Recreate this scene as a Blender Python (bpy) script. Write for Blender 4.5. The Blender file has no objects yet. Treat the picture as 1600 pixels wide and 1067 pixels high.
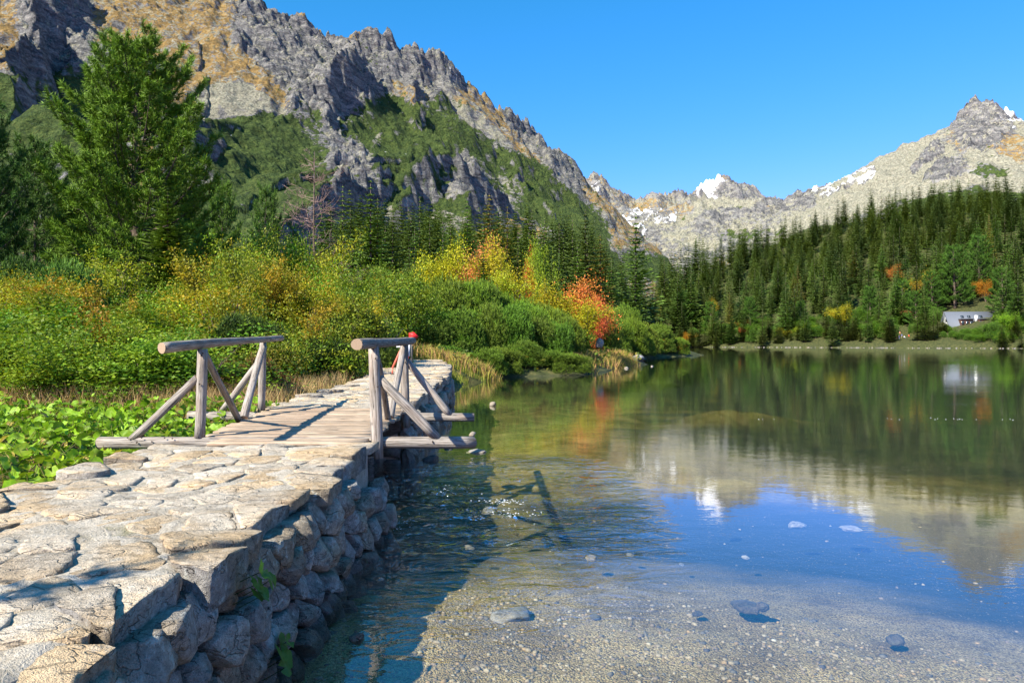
import bpy, bmesh, math, random
import numpy as np
from mathutils import Vector, Matrix, Quaternion

SC = bpy.context.scene
COL = SC.collection
rad = math.radians

# ------------------------------------------------------------------ camera, sky, sun, exposure
EYE = 1.95
FP = 1100.0          # focal length in pixels of the 1600 px wide frame
HOR = 536.0
cam_d = bpy.data.cameras.new('camera')
cam = bpy.data.objects.new('camera', cam_d)
COL.objects.link(cam)
cam.location = (0, 0, EYE)
cam.rotation_euler = (rad(90), 0, 0)
cam_d.sensor_width = 36.0
cam_d.lens = 36.0 * FP / 1600.0
cam_d.shift_y = (HOR - 533.5) / 1600.0
cam_d.clip_start = 0.05
cam_d.clip_end = 20000
SC.camera = cam

SUN_DIR = Vector((-0.67, -0.745, 0.0)).normalized() * math.cos(rad(39)) + Vector((0, 0, math.sin(rad(39))))
world = bpy.data.worlds.new('World')
SC.world = world
world.use_nodes = True
wn = world.node_tree.nodes; wl = world.node_tree.links
wn.clear()
sky = wn.new('ShaderNodeTexSky'); sky.sky_type = 'NISHITA'
sky.sun_disc = False
sky.sun_elevation = rad(39)
sky.sun_rotation = math.atan2(SUN_DIR.x, SUN_DIR.y)
sky.altitude = 1500
sky.air_density = 1.0
sky.dust_density = 0.15
sky.ozone_density = 3.0
hs = wn.new('ShaderNodeHueSaturation'); hs.inputs['Saturation'].default_value = 1.2
hs.inputs['Hue'].default_value = 0.494
hs.inputs['Value'].default_value = 1.2
bgn = wn.new('ShaderNodeBackground'); bgn.inputs['Strength'].default_value = 0.115
wo = wn.new('ShaderNodeOutputWorld')
wl.new(sky.outputs[0], hs.inputs['Color'])
# even colour grade of the whole sky: deep polarised blue
sp_ = wn.new('ShaderNodeSeparateColor'); cb_ = wn.new('ShaderNodeCombineColor'); wl.new(hs.outputs[0], sp_.inputs[0])
for ch, (pre, po, post) in enumerate(((0.2318 / 0.138, 1.55, 0.052 / 0.2318), (0.2318 / 0.418, 0.70, 0.39 / 0.2318), (1.0, 1.0, 1.08))):
    m1 = wn.new('ShaderNodeMath'); m1.operation = 'MULTIPLY'; wl.new(sp_.outputs[ch], m1.inputs[0]); m1.inputs[1].default_value = pre
    m2 = wn.new('ShaderNodeMath'); m2.operation = 'POWER'; wl.new(m1.outputs[0], m2.inputs[0]); m2.inputs[1].default_value = po
    m3 = wn.new('ShaderNodeMath'); m3.operation = 'MULTIPLY'; wl.new(m2.outputs[0], m3.inputs[0]); m3.inputs[1].default_value = post * 0.90
    wl.new(m3.outputs[0], cb_.inputs[ch])
wl.new(cb_.outputs[0], bgn.inputs['Color']); wl.new(bgn.outputs[0], wo.inputs['Surface'])

sun_d = bpy.data.lights.new('sun', 'SUN')
sun_d.energy = 5.0
sun_d.angle = rad(0.53)
sun_d.color = (1.0, 0.93, 0.80)
sun = bpy.data.objects.new('sun', sun_d)
COL.objects.link(sun)
sun.rotation_euler = (-SUN_DIR).to_track_quat('-Z', 'Y').to_euler()
sun.location = (0, -20, 60)

SC.view_settings.view_transform = 'Standard'
SC.view_settings.look = 'None'
SC.view_settings.exposure = 1.10
SC.view_settings.gamma = 1.0
SC.view_settings.use_curve_mapping = False
SC.render.engine = 'CYCLES'
SC.cycles.max_bounces = 8
SC.cycles.transparent_max_bounces = 12
SC.cycles.diffuse_bounces = 3
SC.cycles.glossy_bounces = 3
SC.cycles.caustics_reflective = False
SC.cycles.caustics_refractive = False
SC.cycles.use_denoising = True

# ------------------------------------------------------------------ helpers
def wpt(px, py, Y):
    return ((px - 800.0) / FP * Y, Y, EYE + (HOR - py) / FP * Y)

class RNG(np.random.RandomState):
    pass

_perm = {}
def _tab(seed):
    if seed not in _perm:
        r = np.random.RandomState(seed)
        p = r.permutation(512)
        g = r.uniform(0, 2 * np.pi, 512)
        _perm[seed] = (np.concatenate([p, p]), np.cos(g), np.sin(g))
    return _perm[seed]
def perlin(x, y, seed=0):
    P, gx, gy = _tab(seed)
    xi = np.floor(x).astype(np.int64); yi = np.floor(y).astype(np.int64)
    xf = x - xi; yf = y - yi
    u = xf * xf * xf * (xf * (xf * 6 - 15) + 10); v = yf * yf * yf * (yf * (yf * 6 - 15) + 10)
    def g(ix, iy, dx, dy):
        h = P[(P[ix & 511] + iy) & 511]
        return gx[h] * dx + gy[h] * dy
    a = g(xi, yi, xf, yf); b = g(xi + 1, yi, xf - 1, yf)
    c = g(xi, yi + 1, xf, yf - 1); d = g(xi + 1, yi + 1, xf - 1, yf - 1)
    return ((a + (b - a) * u) * (1 - v) + (c + (d - c) * u) * v) * 1.5
def fbm(x, y, oct=4, seed=0, gain=0.5, lac=2.03):
    t = 0; a = 1.0
    for i in range(oct):
        t = t + a * perlin(x, y, seed + i); x = x * lac + 13.7; y = y * lac + 7.1; a *= gain
    return t
def ridged(x, y, oct=4, seed=0, gain=0.5, lac=2.07):
    t = 0; a = 1.0
    for i in range(oct):
        t = t + a * (1 - 2 * np.abs(perlin(x, y, seed + i))); x = x * lac + 3.7; y = y * lac + 9.1; a *= gain
    return t
def sstep(a, b, x):
    t = np.clip((x - a) / (b - a), 0, 1)
    return t * t * (3 - 2 * t)
def interp(x, xs, ys):
    return np.interp(x, xs, ys)

def np_mesh(name, V, F, mat=None, smooth=False, cols=None, mats=None, fmat=None):
    """V (n,3); F (m,3) or (m,4) array, or list of such arrays"""
    me = bpy.data.meshes.new(name)
    Fs = F if isinstance(F, list) else [F]
    Fs = [np.asarray(f, dtype=np.int32) for f in Fs if len(f)]
    V = np.asarray(V, dtype=np.float32)
    me.vertices.add(len(V)); me.vertices.foreach_set('co', V.ravel())
    nl = sum(f.size for f in Fs); npoly = sum(len(f) for f in Fs)
    me.loops.add(nl); me.polygons.add(npoly)
    me.loops.foreach_set('vertex_index', np.concatenate([f.ravel() for f in Fs]))
    tot = np.concatenate([np.full(len(f), f.shape[1], dtype=np.int32) for f in Fs])
    st = np.concatenate([[0], np.cumsum(tot)[:-1]]).astype(np.int32)
    me.polygons.foreach_set('loop_start', st)
    me.polygons.foreach_set('loop_total', tot)
    if smooth:
        me.polygons.foreach_set('use_smooth', np.ones(npoly, dtype=bool))
    if fmat is not None:
        me.polygons.foreach_set('material_index', np.asarray(fmat, dtype=np.int32))
    me.update(calc_edges=True)
    if cols is not None:
        a = me.color_attributes.new('col', 'FLOAT_COLOR', 'POINT')
        c = np.ones((len(V), 4), dtype=np.float32); c[:, :cols.shape[1]] = cols
        a.data.foreach_set('color', c.ravel())
    for m in (mats or ([mat] if mat else [])):
        me.materials.append(m)
    return me

def link(name, data, parent=None, loc=None):
    o = bpy.data.objects.new(name, data)
    COL.objects.link(o)
    if parent is not None:
        o.parent = parent
    if loc is not None:
        o.location = loc
    return o
def tag(o, label=None, cat=None, group=None, kind=None):
    if label: o['label'] = label
    if cat: o['category'] = cat
    if group: o['group'] = group
    if kind: o['kind'] = kind
    return o
def empty(name, loc=(0, 0, 0), rz=0.0):
    o = bpy.data.objects.new(name, None)
    COL.objects.link(o); o.location = loc; o.rotation_euler = (0, 0, rz)
    o.empty_display_size = 0.3
    return o

class MB:
    """collects triangles / quads, with a colour per vertex"""
    def __init__(s):
        s.V = []; s.T = []; s.Q = []; s.C = []; s.n = 0; s.TM = []; s.QM = []
    def add(s, V, T=None, Q=None, c=None, m=0):
        V = np.asarray(V, dtype=np.float64).reshape(-1, 3)
        if T is not None and len(T): s.T.append(np.asarray(T) + s.n); s.TM.append(np.full(len(T), m))
        if Q is not None and len(Q): s.Q.append(np.asarray(Q) + s.n); s.QM.append(np.full(len(Q), m))
        if c is None: c = (0.5, 0.5, 0.5)
        c = np.asarray(c, dtype=np.float64)
        if c.ndim == 1: c = np.tile(c, (len(V), 1))
        s.V.append(V); s.C.append(c); s.n += len(V)
    def mesh(s, name, mats, smooth=False):
        F = []; M = []
        if s.T: F.append(np.concatenate(s.T)); M.append(np.concatenate(s.TM))
        if s.Q: F.append(np.concatenate(s.Q)); M.append(np.concatenate(s.QM))
        return np_mesh(name, np.concatenate(s.V), F, mats=mats if isinstance(mats, list) else [mats], smooth=smooth,
                       cols=np.concatenate(s.C), fmat=np.concatenate(M))
    def tube(s, pts, rads, n=6, c=None, m=0, cap=True):
        pts = [Vector(p) for p in pts]
        V = []; prev = None
        for i, p in enumerate(pts):
            d = (pts[min(i + 1, len(pts) - 1)] - pts[max(i - 1, 0)])
            d = d.normalized() if d.length > 1e-9 else Vector((0, 0, 1))
            if prev is None:
                a = d.orthogonal().normalized()
            else:
                a = prev - d * prev.dot(d)
                a = a.normalized() if a.length > 1e-6 else d.orthogonal().normalized()
            prev = a; b = d.cross(a)
            for k in range(n):
                t = 2 * math.pi * k / n
                V.append(p + (a * math.cos(t) + b * math.sin(t)) * rads[i])
        Q = []
        for i in range(len(pts) - 1):
            for k in range(n):
                Q.append((i * n + k, i * n + (k + 1) % n, (i + 1) * n + (k + 1) % n, (i + 1) * n + k))
        T = []
        if cap:
            L = (len(pts) - 1) * n
            for k in range(1, n - 1):
                T.append((0, k + 1, k)); T.append((L, L + k, L + k + 1))
        s.add([tuple(v) for v in V], T, Q, c, m)
    def box(s, cx, cy, cz, sx, sy, sz, c=None, m=0, rz=0):
        x, y, z = sx / 2, sy / 2, sz / 2
        P = np.array([(-x, -y, -z), (x, -y, -z), (x, y, -z), (-x, y, -z), (-x, -y, z), (x, -y, z), (x, y, z), (-x, y, z)])
        ca, sa = math.cos(rz), math.sin(rz)
        P = np.stack([P[:, 0] * ca - P[:, 1] * sa + cx, P[:, 0] * sa + P[:, 1] * ca + cy, P[:, 2] + cz], 1)
        s.add(P, None, [(0, 3, 2, 1), (4, 5, 6, 7), (0, 1, 5, 4), (1, 2, 6, 5), (2, 3, 7, 6), (3, 0, 4, 7)], c, m)

# ------------------------------------------------------------------ node helper
class NT:
    def __init__(s, name):
        s.mat = bpy.data.materials.new(name); s.mat.use_nodes = True
        s.t = s.mat.node_tree; s.t.nodes.clear()
        s.out = s.n('ShaderNodeOutputMaterial')
    def n(s, typ, **kw):
        nd = s.t.nodes.new(typ)
        for k, v in kw.items(): setattr(nd, k, v)
        return nd
    def l(s, a, b): s.t.links.new(a, b)
    def setin(s, sock, v):
        if isinstance(v, bpy.types.NodeSocket): s.l(v, sock)
        elif isinstance(v, (tuple, list)) and len(v) == 3 and sock.type == 'RGBA': sock.default_value = (*v, 1)
        else: sock.default_value = v
    def coord(s, kind='Object'): return s.n('ShaderNodeTexCoord').outputs[kind]
    def pos(s): return s.n('ShaderNodeNewGeometry').outputs['Position']
    def mapping(s, vec, scale=(1, 1, 1), loc=(0, 0, 0)):
        m = s.n('ShaderNodeMapping'); s.l(vec, m.inputs['Vector'])
        m.inputs['Scale'].default_value = scale; m.inputs['Location'].default_value = loc
        return m.outputs[0]
    def noise(s, vec, scale=1, detail=4, rough=0.55, dist=0.0, out='Fac'):
        m = s.n('ShaderNodeTexNoise'); s.l(vec, m.inputs['Vector'])
        m.inputs['Scale'].default_value = scale; m.inputs['Detail'].default_value = detail
        m.inputs['Roughness'].default_value = rough; m.inputs['Distortion'].default_value = dist
        return m.outputs[0 if out == 'Fac' else 1]
    def voro(s, vec, scale=1, feature='F1', out='Distance', rnd=1.0):
        m = s.n('ShaderNodeTexVoronoi', feature=feature); s.l(vec, m.inputs['Vector'])
        m.inputs['Scale'].default_value = scale; m.inputs['Randomness'].default_value = rnd
        return m.outputs[out]
    def ramp(s, fac, stops, interp='LINEAR'):
        r = s.n('ShaderNodeValToRGB'); r.color_ramp.interpolation = interp
        e = r.color_ramp.elements
        while len(e) < len(stops): e.new(0.5)
        for el, (p, c) in zip(e, stops):
            el.position = p
            if isinstance(c, (int, float)): c = (c, c, c)
            el.color = (*c[:3], 1)
        s.setin(r.inputs[0], fac)
        return r.outputs[0]
    def mix(s, fac, a, b, mode='MIX'):
        m = s.n('ShaderNodeMix', data_type='RGBA', blend_type=mode)
        s.setin(m.inputs[0], fac); s.setin(m.inputs[6], a); s.setin(m.inputs[7], b)
        return m.outputs[2]
    def math(s, op, a, b=None, clamp=False):
        m = s.n('ShaderNodeMath', operation=op); m.use_clamp = clamp
        s.setin(m.inputs[0], a)
        if b is not None: s.setin(m.inputs[1], b)
        return m.outputs[0]
    def mapr(s, v, a, b, c=0.0, d=1.0):
        m = s.n('ShaderNodeMapRange'); s.setin(m.inputs[0], v)
        for i, x in enumerate((a, b, c, d)): m.inputs[i + 1].default_value = x
        return m.outputs[0]
    def attr(s, name, typ='GEOMETRY'):
        a = s.n('ShaderNodeAttribute', attribute_type=typ); a.attribute_name = name
        return a
    def sep(s, v):
        m = s.n('ShaderNodeSeparateXYZ'); s.l(v, m.inputs[0]); return m.outputs
    def bump(s, h, strength=0.5, dist=0.02, normal=None):
        b = s.n('ShaderNodeBump'); s.setin(b.inputs['Height'], h)
        b.inputs['Strength'].default_value = strength; b.inputs['Distance'].default_value = dist
        if normal is not None: s.l(normal, b.inputs['Normal'])
        return b.outputs[0]
    def bsdf(s, color, rough=0.8, normal=None, spec=0.3, **kw):
        b = s.n('ShaderNodeBsdfPrincipled')
        s.setin(b.inputs['Base Color'], color); s.setin(b.inputs['Roughness'], rough)
        b.inputs['Specular IOR Level'].default_value = spec
        if normal is not None: s.l(normal, b.inputs['Normal'])
        for k, v in kw.items(): s.setin(b.inputs[k], v)
        s.l(b.outputs[0], s.out.inputs['Surface'])
        return b

# ------------------------------------------------------------------ materials
def m_leaf(name, trans=0.35, rough=0.55, sat=1.0):
    """colour = vertex colour 'col' x object colour"""
    t = NT(name)
    a = t.attr('col').outputs['Color']
    oc = t.n('ShaderNodeObjectInfo').outputs['Color']
    c = t.mix(1.0, a, oc, 'MULTIPLY')
    d = t.n('ShaderNodeBsdfPrincipled'); t.l(c, d.inputs['Base Color']); d.inputs['Roughness'].default_value = rough
    d.inputs['Specular IOR Level'].default_value = 0.25
    tr = t.n('ShaderNodeBsdfTranslucent')
    tc = t.mix(1.0, c, (1.0, 1.0, 0.55), 'MULTIPLY')
    t.l(tc, tr.inputs['Color'])
    mx = t.n('ShaderNodeMixShader'); mx.inputs[0].default_value = trans
    t.l(d.outputs[0], mx.inputs[1]); t.l(tr.outputs[0], mx.inputs[2]); t.l(mx.outputs[0], t.out.inputs['Surface'])
    return t.mat
M_LEAF = m_leaf('leaf')
M_NEEDLE = m_leaf('needles', 0.12, 0.6)
M_BUTTER = m_leaf('butterbur_leaf', 0.30, 0.5)

def m_bark():
    t = NT('bark')
    p = t.coord()
    n = t.noise(t.mapping(p, (3, 3, 0.6)), 6, 4)
    c = t.ramp(n, [(0.3, (0.05, 0.035, 0.025)), (0.7, (0.16, 0.12, 0.09))])
    t.bsdf(t.mix(1.0, c, t.n('ShaderNodeObjectInfo').outputs['Color'], 'MULTIPLY'), 0.9, t.bump(n, 0.6, 0.02))
    return t.mat
M_BARK = m_bark()

def m_stone(name, cols, lich=0.5, bumpd=0.02, wet=False):
    t = NT(name)
    p = t.pos(); oi = t.n('ShaderNodeObjectInfo')
    n1 = t.noise(p, 3.0, 6, 0.65); n2 = t.noise(p, 22, 5, 0.7); n3 = t.noise(p, 140, 3, 0.6)
    f = t.math('ADD', t.math('MULTIPLY', n1, 0.5), t.math('MULTIPLY', n2, 0.5))
    c = t.ramp(f, [(0.33, cols[0]), (0.5, cols[1]), (0.66, cols[2])])
    rv = t.mapr(oi.outputs['Random'], 0, 1, 0.78, 1.15)
    c = t.mix(1.0, c, rv, 'MULTIPLY')
    warm = t.ramp(t.noise(t.mapping(p, (1, 1, 1), (7, 3, 1)), 1.7, 3), [(0.42, (1, 1, 1)), (0.62, (1.12, 0.96, 0.74))])
    c = t.mix(1.0, c, warm, 'MULTIPLY')
    sp = t.ramp(n3, [(0.36, 0.45), (0.5, 1.0), (0.7, 1.2)])
    c = t.mix(0.55, c, t.mix(1.0, c, sp, 'MULTIPLY'))
    li = t.ramp(t.noise(p, 9, 5, 0.75), [(0.56, 0.0), (0.64, 1.0)])
    c = t.mix(t.math('MULTIPLY', li, lich), c, cols[3])
    crack = t.ramp(t.noise(t.mapping(p, (1.2, 2.6, 3.2)), 2.2, 3, 0.6, 0.5), [(0.486, 1.0), (0.5, 0.30), (0.514, 1.0)])
    pit = t.ramp(t.voro(p, 38), [(0.05, 0.35), (0.16, 1.0)])
    c = t.mix(0.6, c, t.mix(1.0, c, crack, 'MULTIPLY'))
    c = t.mix(0.5, c, t.mix(1.0, c, pit, 'MULTIPLY'))
    h = t.math('ADD', t.math('MULTIPLY', n2, 1.0), t.math('MULTIPLY', n3, 0.4))
    h = t.math('ADD', h, t.math('MULTIPLY', n1, 0.25)); h = t.math('ADD', h, t.math('MULTIPLY', crack, 0.55)); h = t.math('ADD', h, t.math('MULTIPLY', pit, 0.2))
    t.bsdf(c, 0.9 if not wet else 0.4, t.bump(h, 1.0, bumpd), 0.25)
    return t.mat
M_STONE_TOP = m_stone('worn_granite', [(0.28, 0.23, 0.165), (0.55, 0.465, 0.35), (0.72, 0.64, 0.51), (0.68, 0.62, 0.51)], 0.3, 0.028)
M_STONE_SIDE = m_stone('rough_shaded_granite', [(0.13, 0.118, 0.105), (0.33, 0.31, 0.28), (0.52, 0.495, 0.455), (0.58, 0.59, 0.52)], 0.6, 0.035)  # greyer, darker copy of the top granite, shade included in its colour
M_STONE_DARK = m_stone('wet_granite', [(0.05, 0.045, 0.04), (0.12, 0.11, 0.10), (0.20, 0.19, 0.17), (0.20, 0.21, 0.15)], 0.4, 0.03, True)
M_STONE_PALE = m_stone('pale_granite', [(0.16, 0.15, 0.14), (0.32, 0.305, 0.28), (0.50, 0.48, 0.44), (0.42, 0.42, 0.32)], 0.3, 0.03)

def m_mortar():
    t = NT('sandy_mortar')
    p = t.pos()
    n1 = t.noise(p, 5, 6, 0.7); n2 = t.noise(p, 60, 4, 0.7)
    c = t.ramp(t.math('ADD', t.math('MULTIPLY', n1, 0.6), t.math('MULTIPLY', n2, 0.4)),
               [(0.36, (0.20, 0.165, 0.12)), (0.5, (0.43, 0.375, 0.29)), (0.66, (0.58, 0.52, 0.43))])
    moss = t.ramp(t.noise(p, 2.3, 5, 0.7), [(0.60, 0.0), (0.70, 1.0)])
    c = t.mix(t.math('MULTIPLY', moss, 0.6), c, (0.16, 0.15, 0.05))
    t.bsdf(c, 0.95, t.bump(t.math('ADD', n1, t.math('MULTIPLY', n2, 0.5)), 1.0, 0.03), 0.2)
    return t.mat
M_MORTAR = m_mortar()

def m_wood(name, a, b, c3, red=0.4):
    t = NT(name)
    p = t.coord(); oi = t.n('ShaderNodeObjectInfo')
    mp = t.n('ShaderNodeMapping'); t.l(p, mp.inputs['Vector']); mp.inputs['Scale'].default_value = (1, 1, 0.05)
    cr = t.n('ShaderNodeCombineXYZ'); t.l(t.math('MULTIPLY', oi.outputs['Random'], 40), cr.inputs[0]); t.l(cr.outputs[0], mp.inputs['Location'])
    n1 = t.noise(mp.outputs[0], 60, 5, 0.7, 0.3)
    n2 = t.noise(t.mapping(p, (1, 1, 0.35)), 7, 4, 0.6)
    c = t.ramp(n1, [(0.30, a), (0.5, b), (0.72, c3)])
    c = t.mix(t.ramp(n2, [(0.48, 0.0), (0.7, red)]), c, (0.24, 0.13, 0.08))
    c = t.mix(1.0, c, t.mapr(oi.outputs['Random'], 0, 1, 0.8, 1.12), 'MULTIPLY')
    kn = t.ramp(t.voro(t.mapping(p, (1, 1, 0.55)), 5), [(0.0, 1.0), (0.08, 0.0)])
    c = t.mix(kn, c, (0.05, 0.035, 0.03))
    cr2 = t.ramp(t.noise(t.mapping(mp.outputs[0], (1, 1, 0.5)), 34, 3, 0.5, 0.2), [(0.485, 1.0), (0.5, 0.35), (0.515, 1.0)])
    c = t.mix(1.0, c, cr2, 'MULTIPLY')
    t.bsdf(c, 0.85, t.bump(t.math('ADD', n1, cr2), 0.9, 0.008), 0.2)
    return t.mat
M_LOG = m_wood('weathered_log', (0.10, 0.085, 0.07), (0.32, 0.28, 0.235), (0.52, 0.47, 0.405), 0.5)
M_PLANK = m_wood('weathered_plank', (0.20, 0.14, 0.09), (0.46, 0.345, 0.235), (0.62, 0.50, 0.37), 0.3)
def m_simple(name, col, rough=0.7, spec=0.3, **kw):
    t = NT(name)
    n = t.noise(t.coord(), 8, 3)
    c = t.mix(1.0, (*col,), t.mapr(n, 0.3, 0.7, 0.88, 1.08), 'MULTIPLY')
    t.bsdf(c, rough, None, spec, **kw)
    return t.mat
def m_cutwood():
    t = NT('cut_log_end'); p = t.coord()
    xyz = t.sep(p)
    r = t.math('SQRT', t.math('ADD', t.math('POWER', xyz[0], 2.0), t.math('POWER', xyz[1], 2.0)))
    ring = t.math('SINE', t.math('MULTIPLY', t.math('ADD', r, t.math('MULTIPLY', t.noise(p, 12, 2), 0.02)), 700))
    c = t.mix(t.mapr(ring, -1, 1), (0.27, 0.18, 0.11), (0.43, 0.32, 0.22))
    t.bsdf(c, 0.9, t.bump(ring, 0.3, 0.003), 0.2)
    return t.mat
M_CUT = m_cutwood()
# ------------------------------------------------------------------ land and lake floor
LAKE = np.array([(-3.0, -9), (-3.0, 7.6), (-5.5, 8.6), (-9, 9.2), (-9, 10.2), (-5.5, 10.9), (-3.0, 11.9), (-2.7, 18), (-2.6, 24), (-2.2, 30), (-2.4, 36), (-0.5, 40.5),
                 (4.4, 42.5), (6.6, 47), (8.2, 56), (11.8, 64), (13.6, 76), (18, 92), (26, 106), (31, 114), (30, 150), (26, 220),
                 (44, 300), (82, 338), (140, 289), (178, 246), (240, 190), (300, 90), (260, -40), (60, -60), (6, -14), (0, -9)], dtype=float)
def sdf_poly(x, y, P):
    """signed distance, positive inside"""
    d2 = np.full(x.shape, 1e18); ins = np.zeros(x.shape, bool)
    n = len(P)
    for i in range(n):
        ax, ay = P[i]; bx, by = P[(i + 1) % n]
        ex, ey = bx - ax, by - ay
        t = np.clip(((x - ax) * ex + (y - ay) * ey) / (ex * ex + ey * ey), 0, 1)
        dx = x - ax - t * ex; dy = y - ay - t * ey
        d2 = np.minimum(d2, dx * dx + dy * dy)
        c = ((ay > y) != (by > y)) & (x < (bx - ax) * (y - ay) / (by - ay + 1e-12) + ax)
        ins ^= c
    d = np.sqrt(d2)
    return np.where(ins, d, -d)

def LIMF(x): return np.interp(x, [40, 80, 120, 190, 240], [85, 85, 115, 215, 260])
def ground_z(x, y):
    x = np.asarray(x, float); y = np.asarray(y, float)
    r = np.hypot(x, y)
    wob = fbm(x / 14, y / 14, 3, 11) * np.clip(r / 60, 0.05, 1) * 2.2
    d = sdf_poly(x, y, LAKE) + wob * np.where(r > 35, 1, 0.15)
    # lake floor
    depth = 0.14 + 0.10 * np.clip(r - 5.2 + 0.10 * x, 0, 6) + 0.015 * np.clip(r - 12, 0, 25) + 0.05 * np.clip(r - 40, 0, 60)
    depth = depth + 0.10 * fbm(x / 3.0, y / 3.0, 3, 21) * sstep(5, 12, r)
    chan = np.exp(-((y - 9.6) / 1.3) ** 2) * sstep(4.5, 0.5, x)
    depth = depth + 0.22 * chan
    # sandbars seen through the water
    for (bx, by, rx, ry, a) in ((7.8, 24.2, 2.3, 0.55, 0.6), (9.5, 17, 4, .8, .25), (2.5, 20, 3.5, 4.0, 0.30)):
        depth = depth - a * np.exp(-(((x - bx) / rx) ** 2 + ((y - by) / ry) ** 2)) * 1.0
    depth = np.maximum(depth, 0.07)
    zin = -depth * sstep(0, 2.2, d + 0.55) - 0.02 + 0.02 * fbm(x / 0.5, y / 0.5, 2, 31)
    o = -d
    # banks and slopes
    z = 0.12 * sstep(0, 0.5, o) + 0.50 * sstep(0.2, 2.0, o) + 0.055 * np.clip(o - 1.5, 0, 60)
    z = z + 0.13 * np.clip(o - 60, 0, 1e4) * sstep(20, -60, x) * 0.5
    right = sstep(20, 75, x) * sstep(150, 200, y)
    steep = np.interp(x, [0, 100, 190, 240], [0.34, 0.33, 0.34, 0.36])
    lim = LIMF(x)
    hill = steep * np.minimum(np.clip(o - 3, 0, 1e4), lim) - 0.12 * np.clip(o - lim - 3, 0, 1e4)
    z = z * (1 - right) + right * (1.0 * sstep(0, 4, o) + hill)
    mid = sstep(-110, -50, x) * (1 - right) * sstep(120, 170, y)
    z = z + mid * 0.16 * np.clip(y - 130, 0, 150)
    z = z + (fbm(x / 9, y / 9, 4, 41) * 0.35 * sstep(1, 12, o)) + fbm(x / 60, y / 60, 3, 51) * 4.0 * sstep(60, 160, o)
    # keep the land low beside and under the causeway and the trail
    near = np.exp(-((x + 3.4) / 2.2) ** 2) * sstep(34, 22, y)
    z = z * (1 - near * 0.75) + 0.40 * near * 0.75
    z = np.where((y < 34) & (x > -7) & (x < 0), np.minimum(z, 0.62), z)
    trail = np.exp(-((x + 5.0 + 0.2 * np.clip(y - 33, 0, 30) * 0.5) / 1.6) ** 2) * sstep(33.5, 35, y) * sstep(60, 45, y)
    z = z * (1 - trail) + trail * (1.15 + 0.035 * (y - 33))
    s = sstep(-0.05, 0.05, d)
    return zin * s + z * (1 - s), d
def gz(x, y):
    return float(ground_z(np.array([x]), np.array([y]))[0][0])

def m_ground():
    t = NT('forest_floor_and_lake_bed')
    p = t.pos(); a = t.attr('col').outputs['Color']
    sp = t.n('ShaderNodeSeparateColor'); t.l(a, sp.inputs[0])
    # land
    n = t.noise(p, 1.5, 6, 0.7)
    land = t.ramp(n, [(0.35, (0.020, 0.026, 0.010)), (0.5, (0.05, 0.06, 0.018)), (0.65, (0.11, 0.10, 0.035))])
    # bed: gravel
    v = t.n('ShaderNodeTexVoronoi'); t.l(p, v.inputs['Vector']); v.inputs['Scale'].default_value = 75
    vs = t.n('ShaderNodeSeparateColor'); t.l(v.outputs['Color'], vs.inputs[0])
    v2 = t.n('ShaderNodeTexVoronoi'); t.l(p, v2.inputs['Vector']); v2.inputs['Scale'].default_value = 9
    v2s = t.n('ShaderNodeSeparateColor'); t.l(v2.outputs['Color'], v2s.inputs[0])
    grav = t.ramp(vs.outputs[0], [(0.0, (0.17, 0.13, 0.07)), (0.4, (0.44, 0.35, 0.21)), (0.75, (0.55, 0.46, 0.30)), (1.0, (0.64, 0.56, 0.41))])
    grav = t.mix(1.0, grav, t.ramp(v.outputs['Distance'], [(0.2, 1.0), (0.75, 0.55)]), 'MULTIPLY')
    big = t.ramp(v2s.outputs[0], [(0.0, (0.09, 0.075, 0.05)), (0.5, (0.26, 0.21, 0.13)), (1.0, (0.52, 0.47, 0.36))])
    big = t.mix(1.0, big, t.ramp(v2.outputs['Distance'], [(0.35, 1.0), (0.7, 0.35)]), 'MULTIPLY')
    grav = t.mix(t.math('MULTIPLY', sp.outputs[1], 0.75), grav, big)
    alg = t.ramp(t.noise(p, 0.9, 6, 0.7, 0.5), [(0.38, (0.07, 0.075, 0.015)), (0.55, (0.26, 0.22, 0.06)), (0.7, (0.42, 0.36, 0.14))])
    bed = t.mix(sp.outputs[2], grav, t.mix(0.62, grav, alg))
    bed = t.mix(1.0, bed, t.ramp(t.noise(p, 1.1, 5, 0.65, 0.4), [(0.38, (0.62, 0.52, 0.32)), (0.52, (0.98, 0.87, 0.62)), (0.66, (1.12, 1.0, 0.75))]), 'MULTIPLY')
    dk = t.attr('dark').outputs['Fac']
    dark_bed = t.mix(t.ramp(vs.outputs[1], [(0.94, 0.0), (0.99, 0.5)]), (0.016, 0.028, 0.026), grav)  # dark sediment tone, also painted for light that deep water would absorb
    bed = t.mix(dk, bed, dark_bed)
    c = t.mix(sp.outputs[0], bed, land)
    h = t.mix(sp.outputs[0], t.math('MULTIPLY', v.outputs['Distance'], -0.5), n)
    t.bsdf(c, 0.9, t.bump(h, 0.9, 0.03), 0.2)
    return t.mat
M_GROUND = m_ground()

def polar_grid(az, rr):
    A, R = np.meshgrid(az, rr)
    return R * np.sin(A), R * np.cos(A)
def grid_faces(ny, nx, closed=False):
    i = np.arange(ny - 1)[:, None]; j = np.arange(nx - (0 if closed else 1))[None, :]
    a = i * nx + j; b = i * nx + (j + 1) % nx
    return np.stack([a, b, b + nx, a + nx], -1).reshape(-1, 4)

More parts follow.
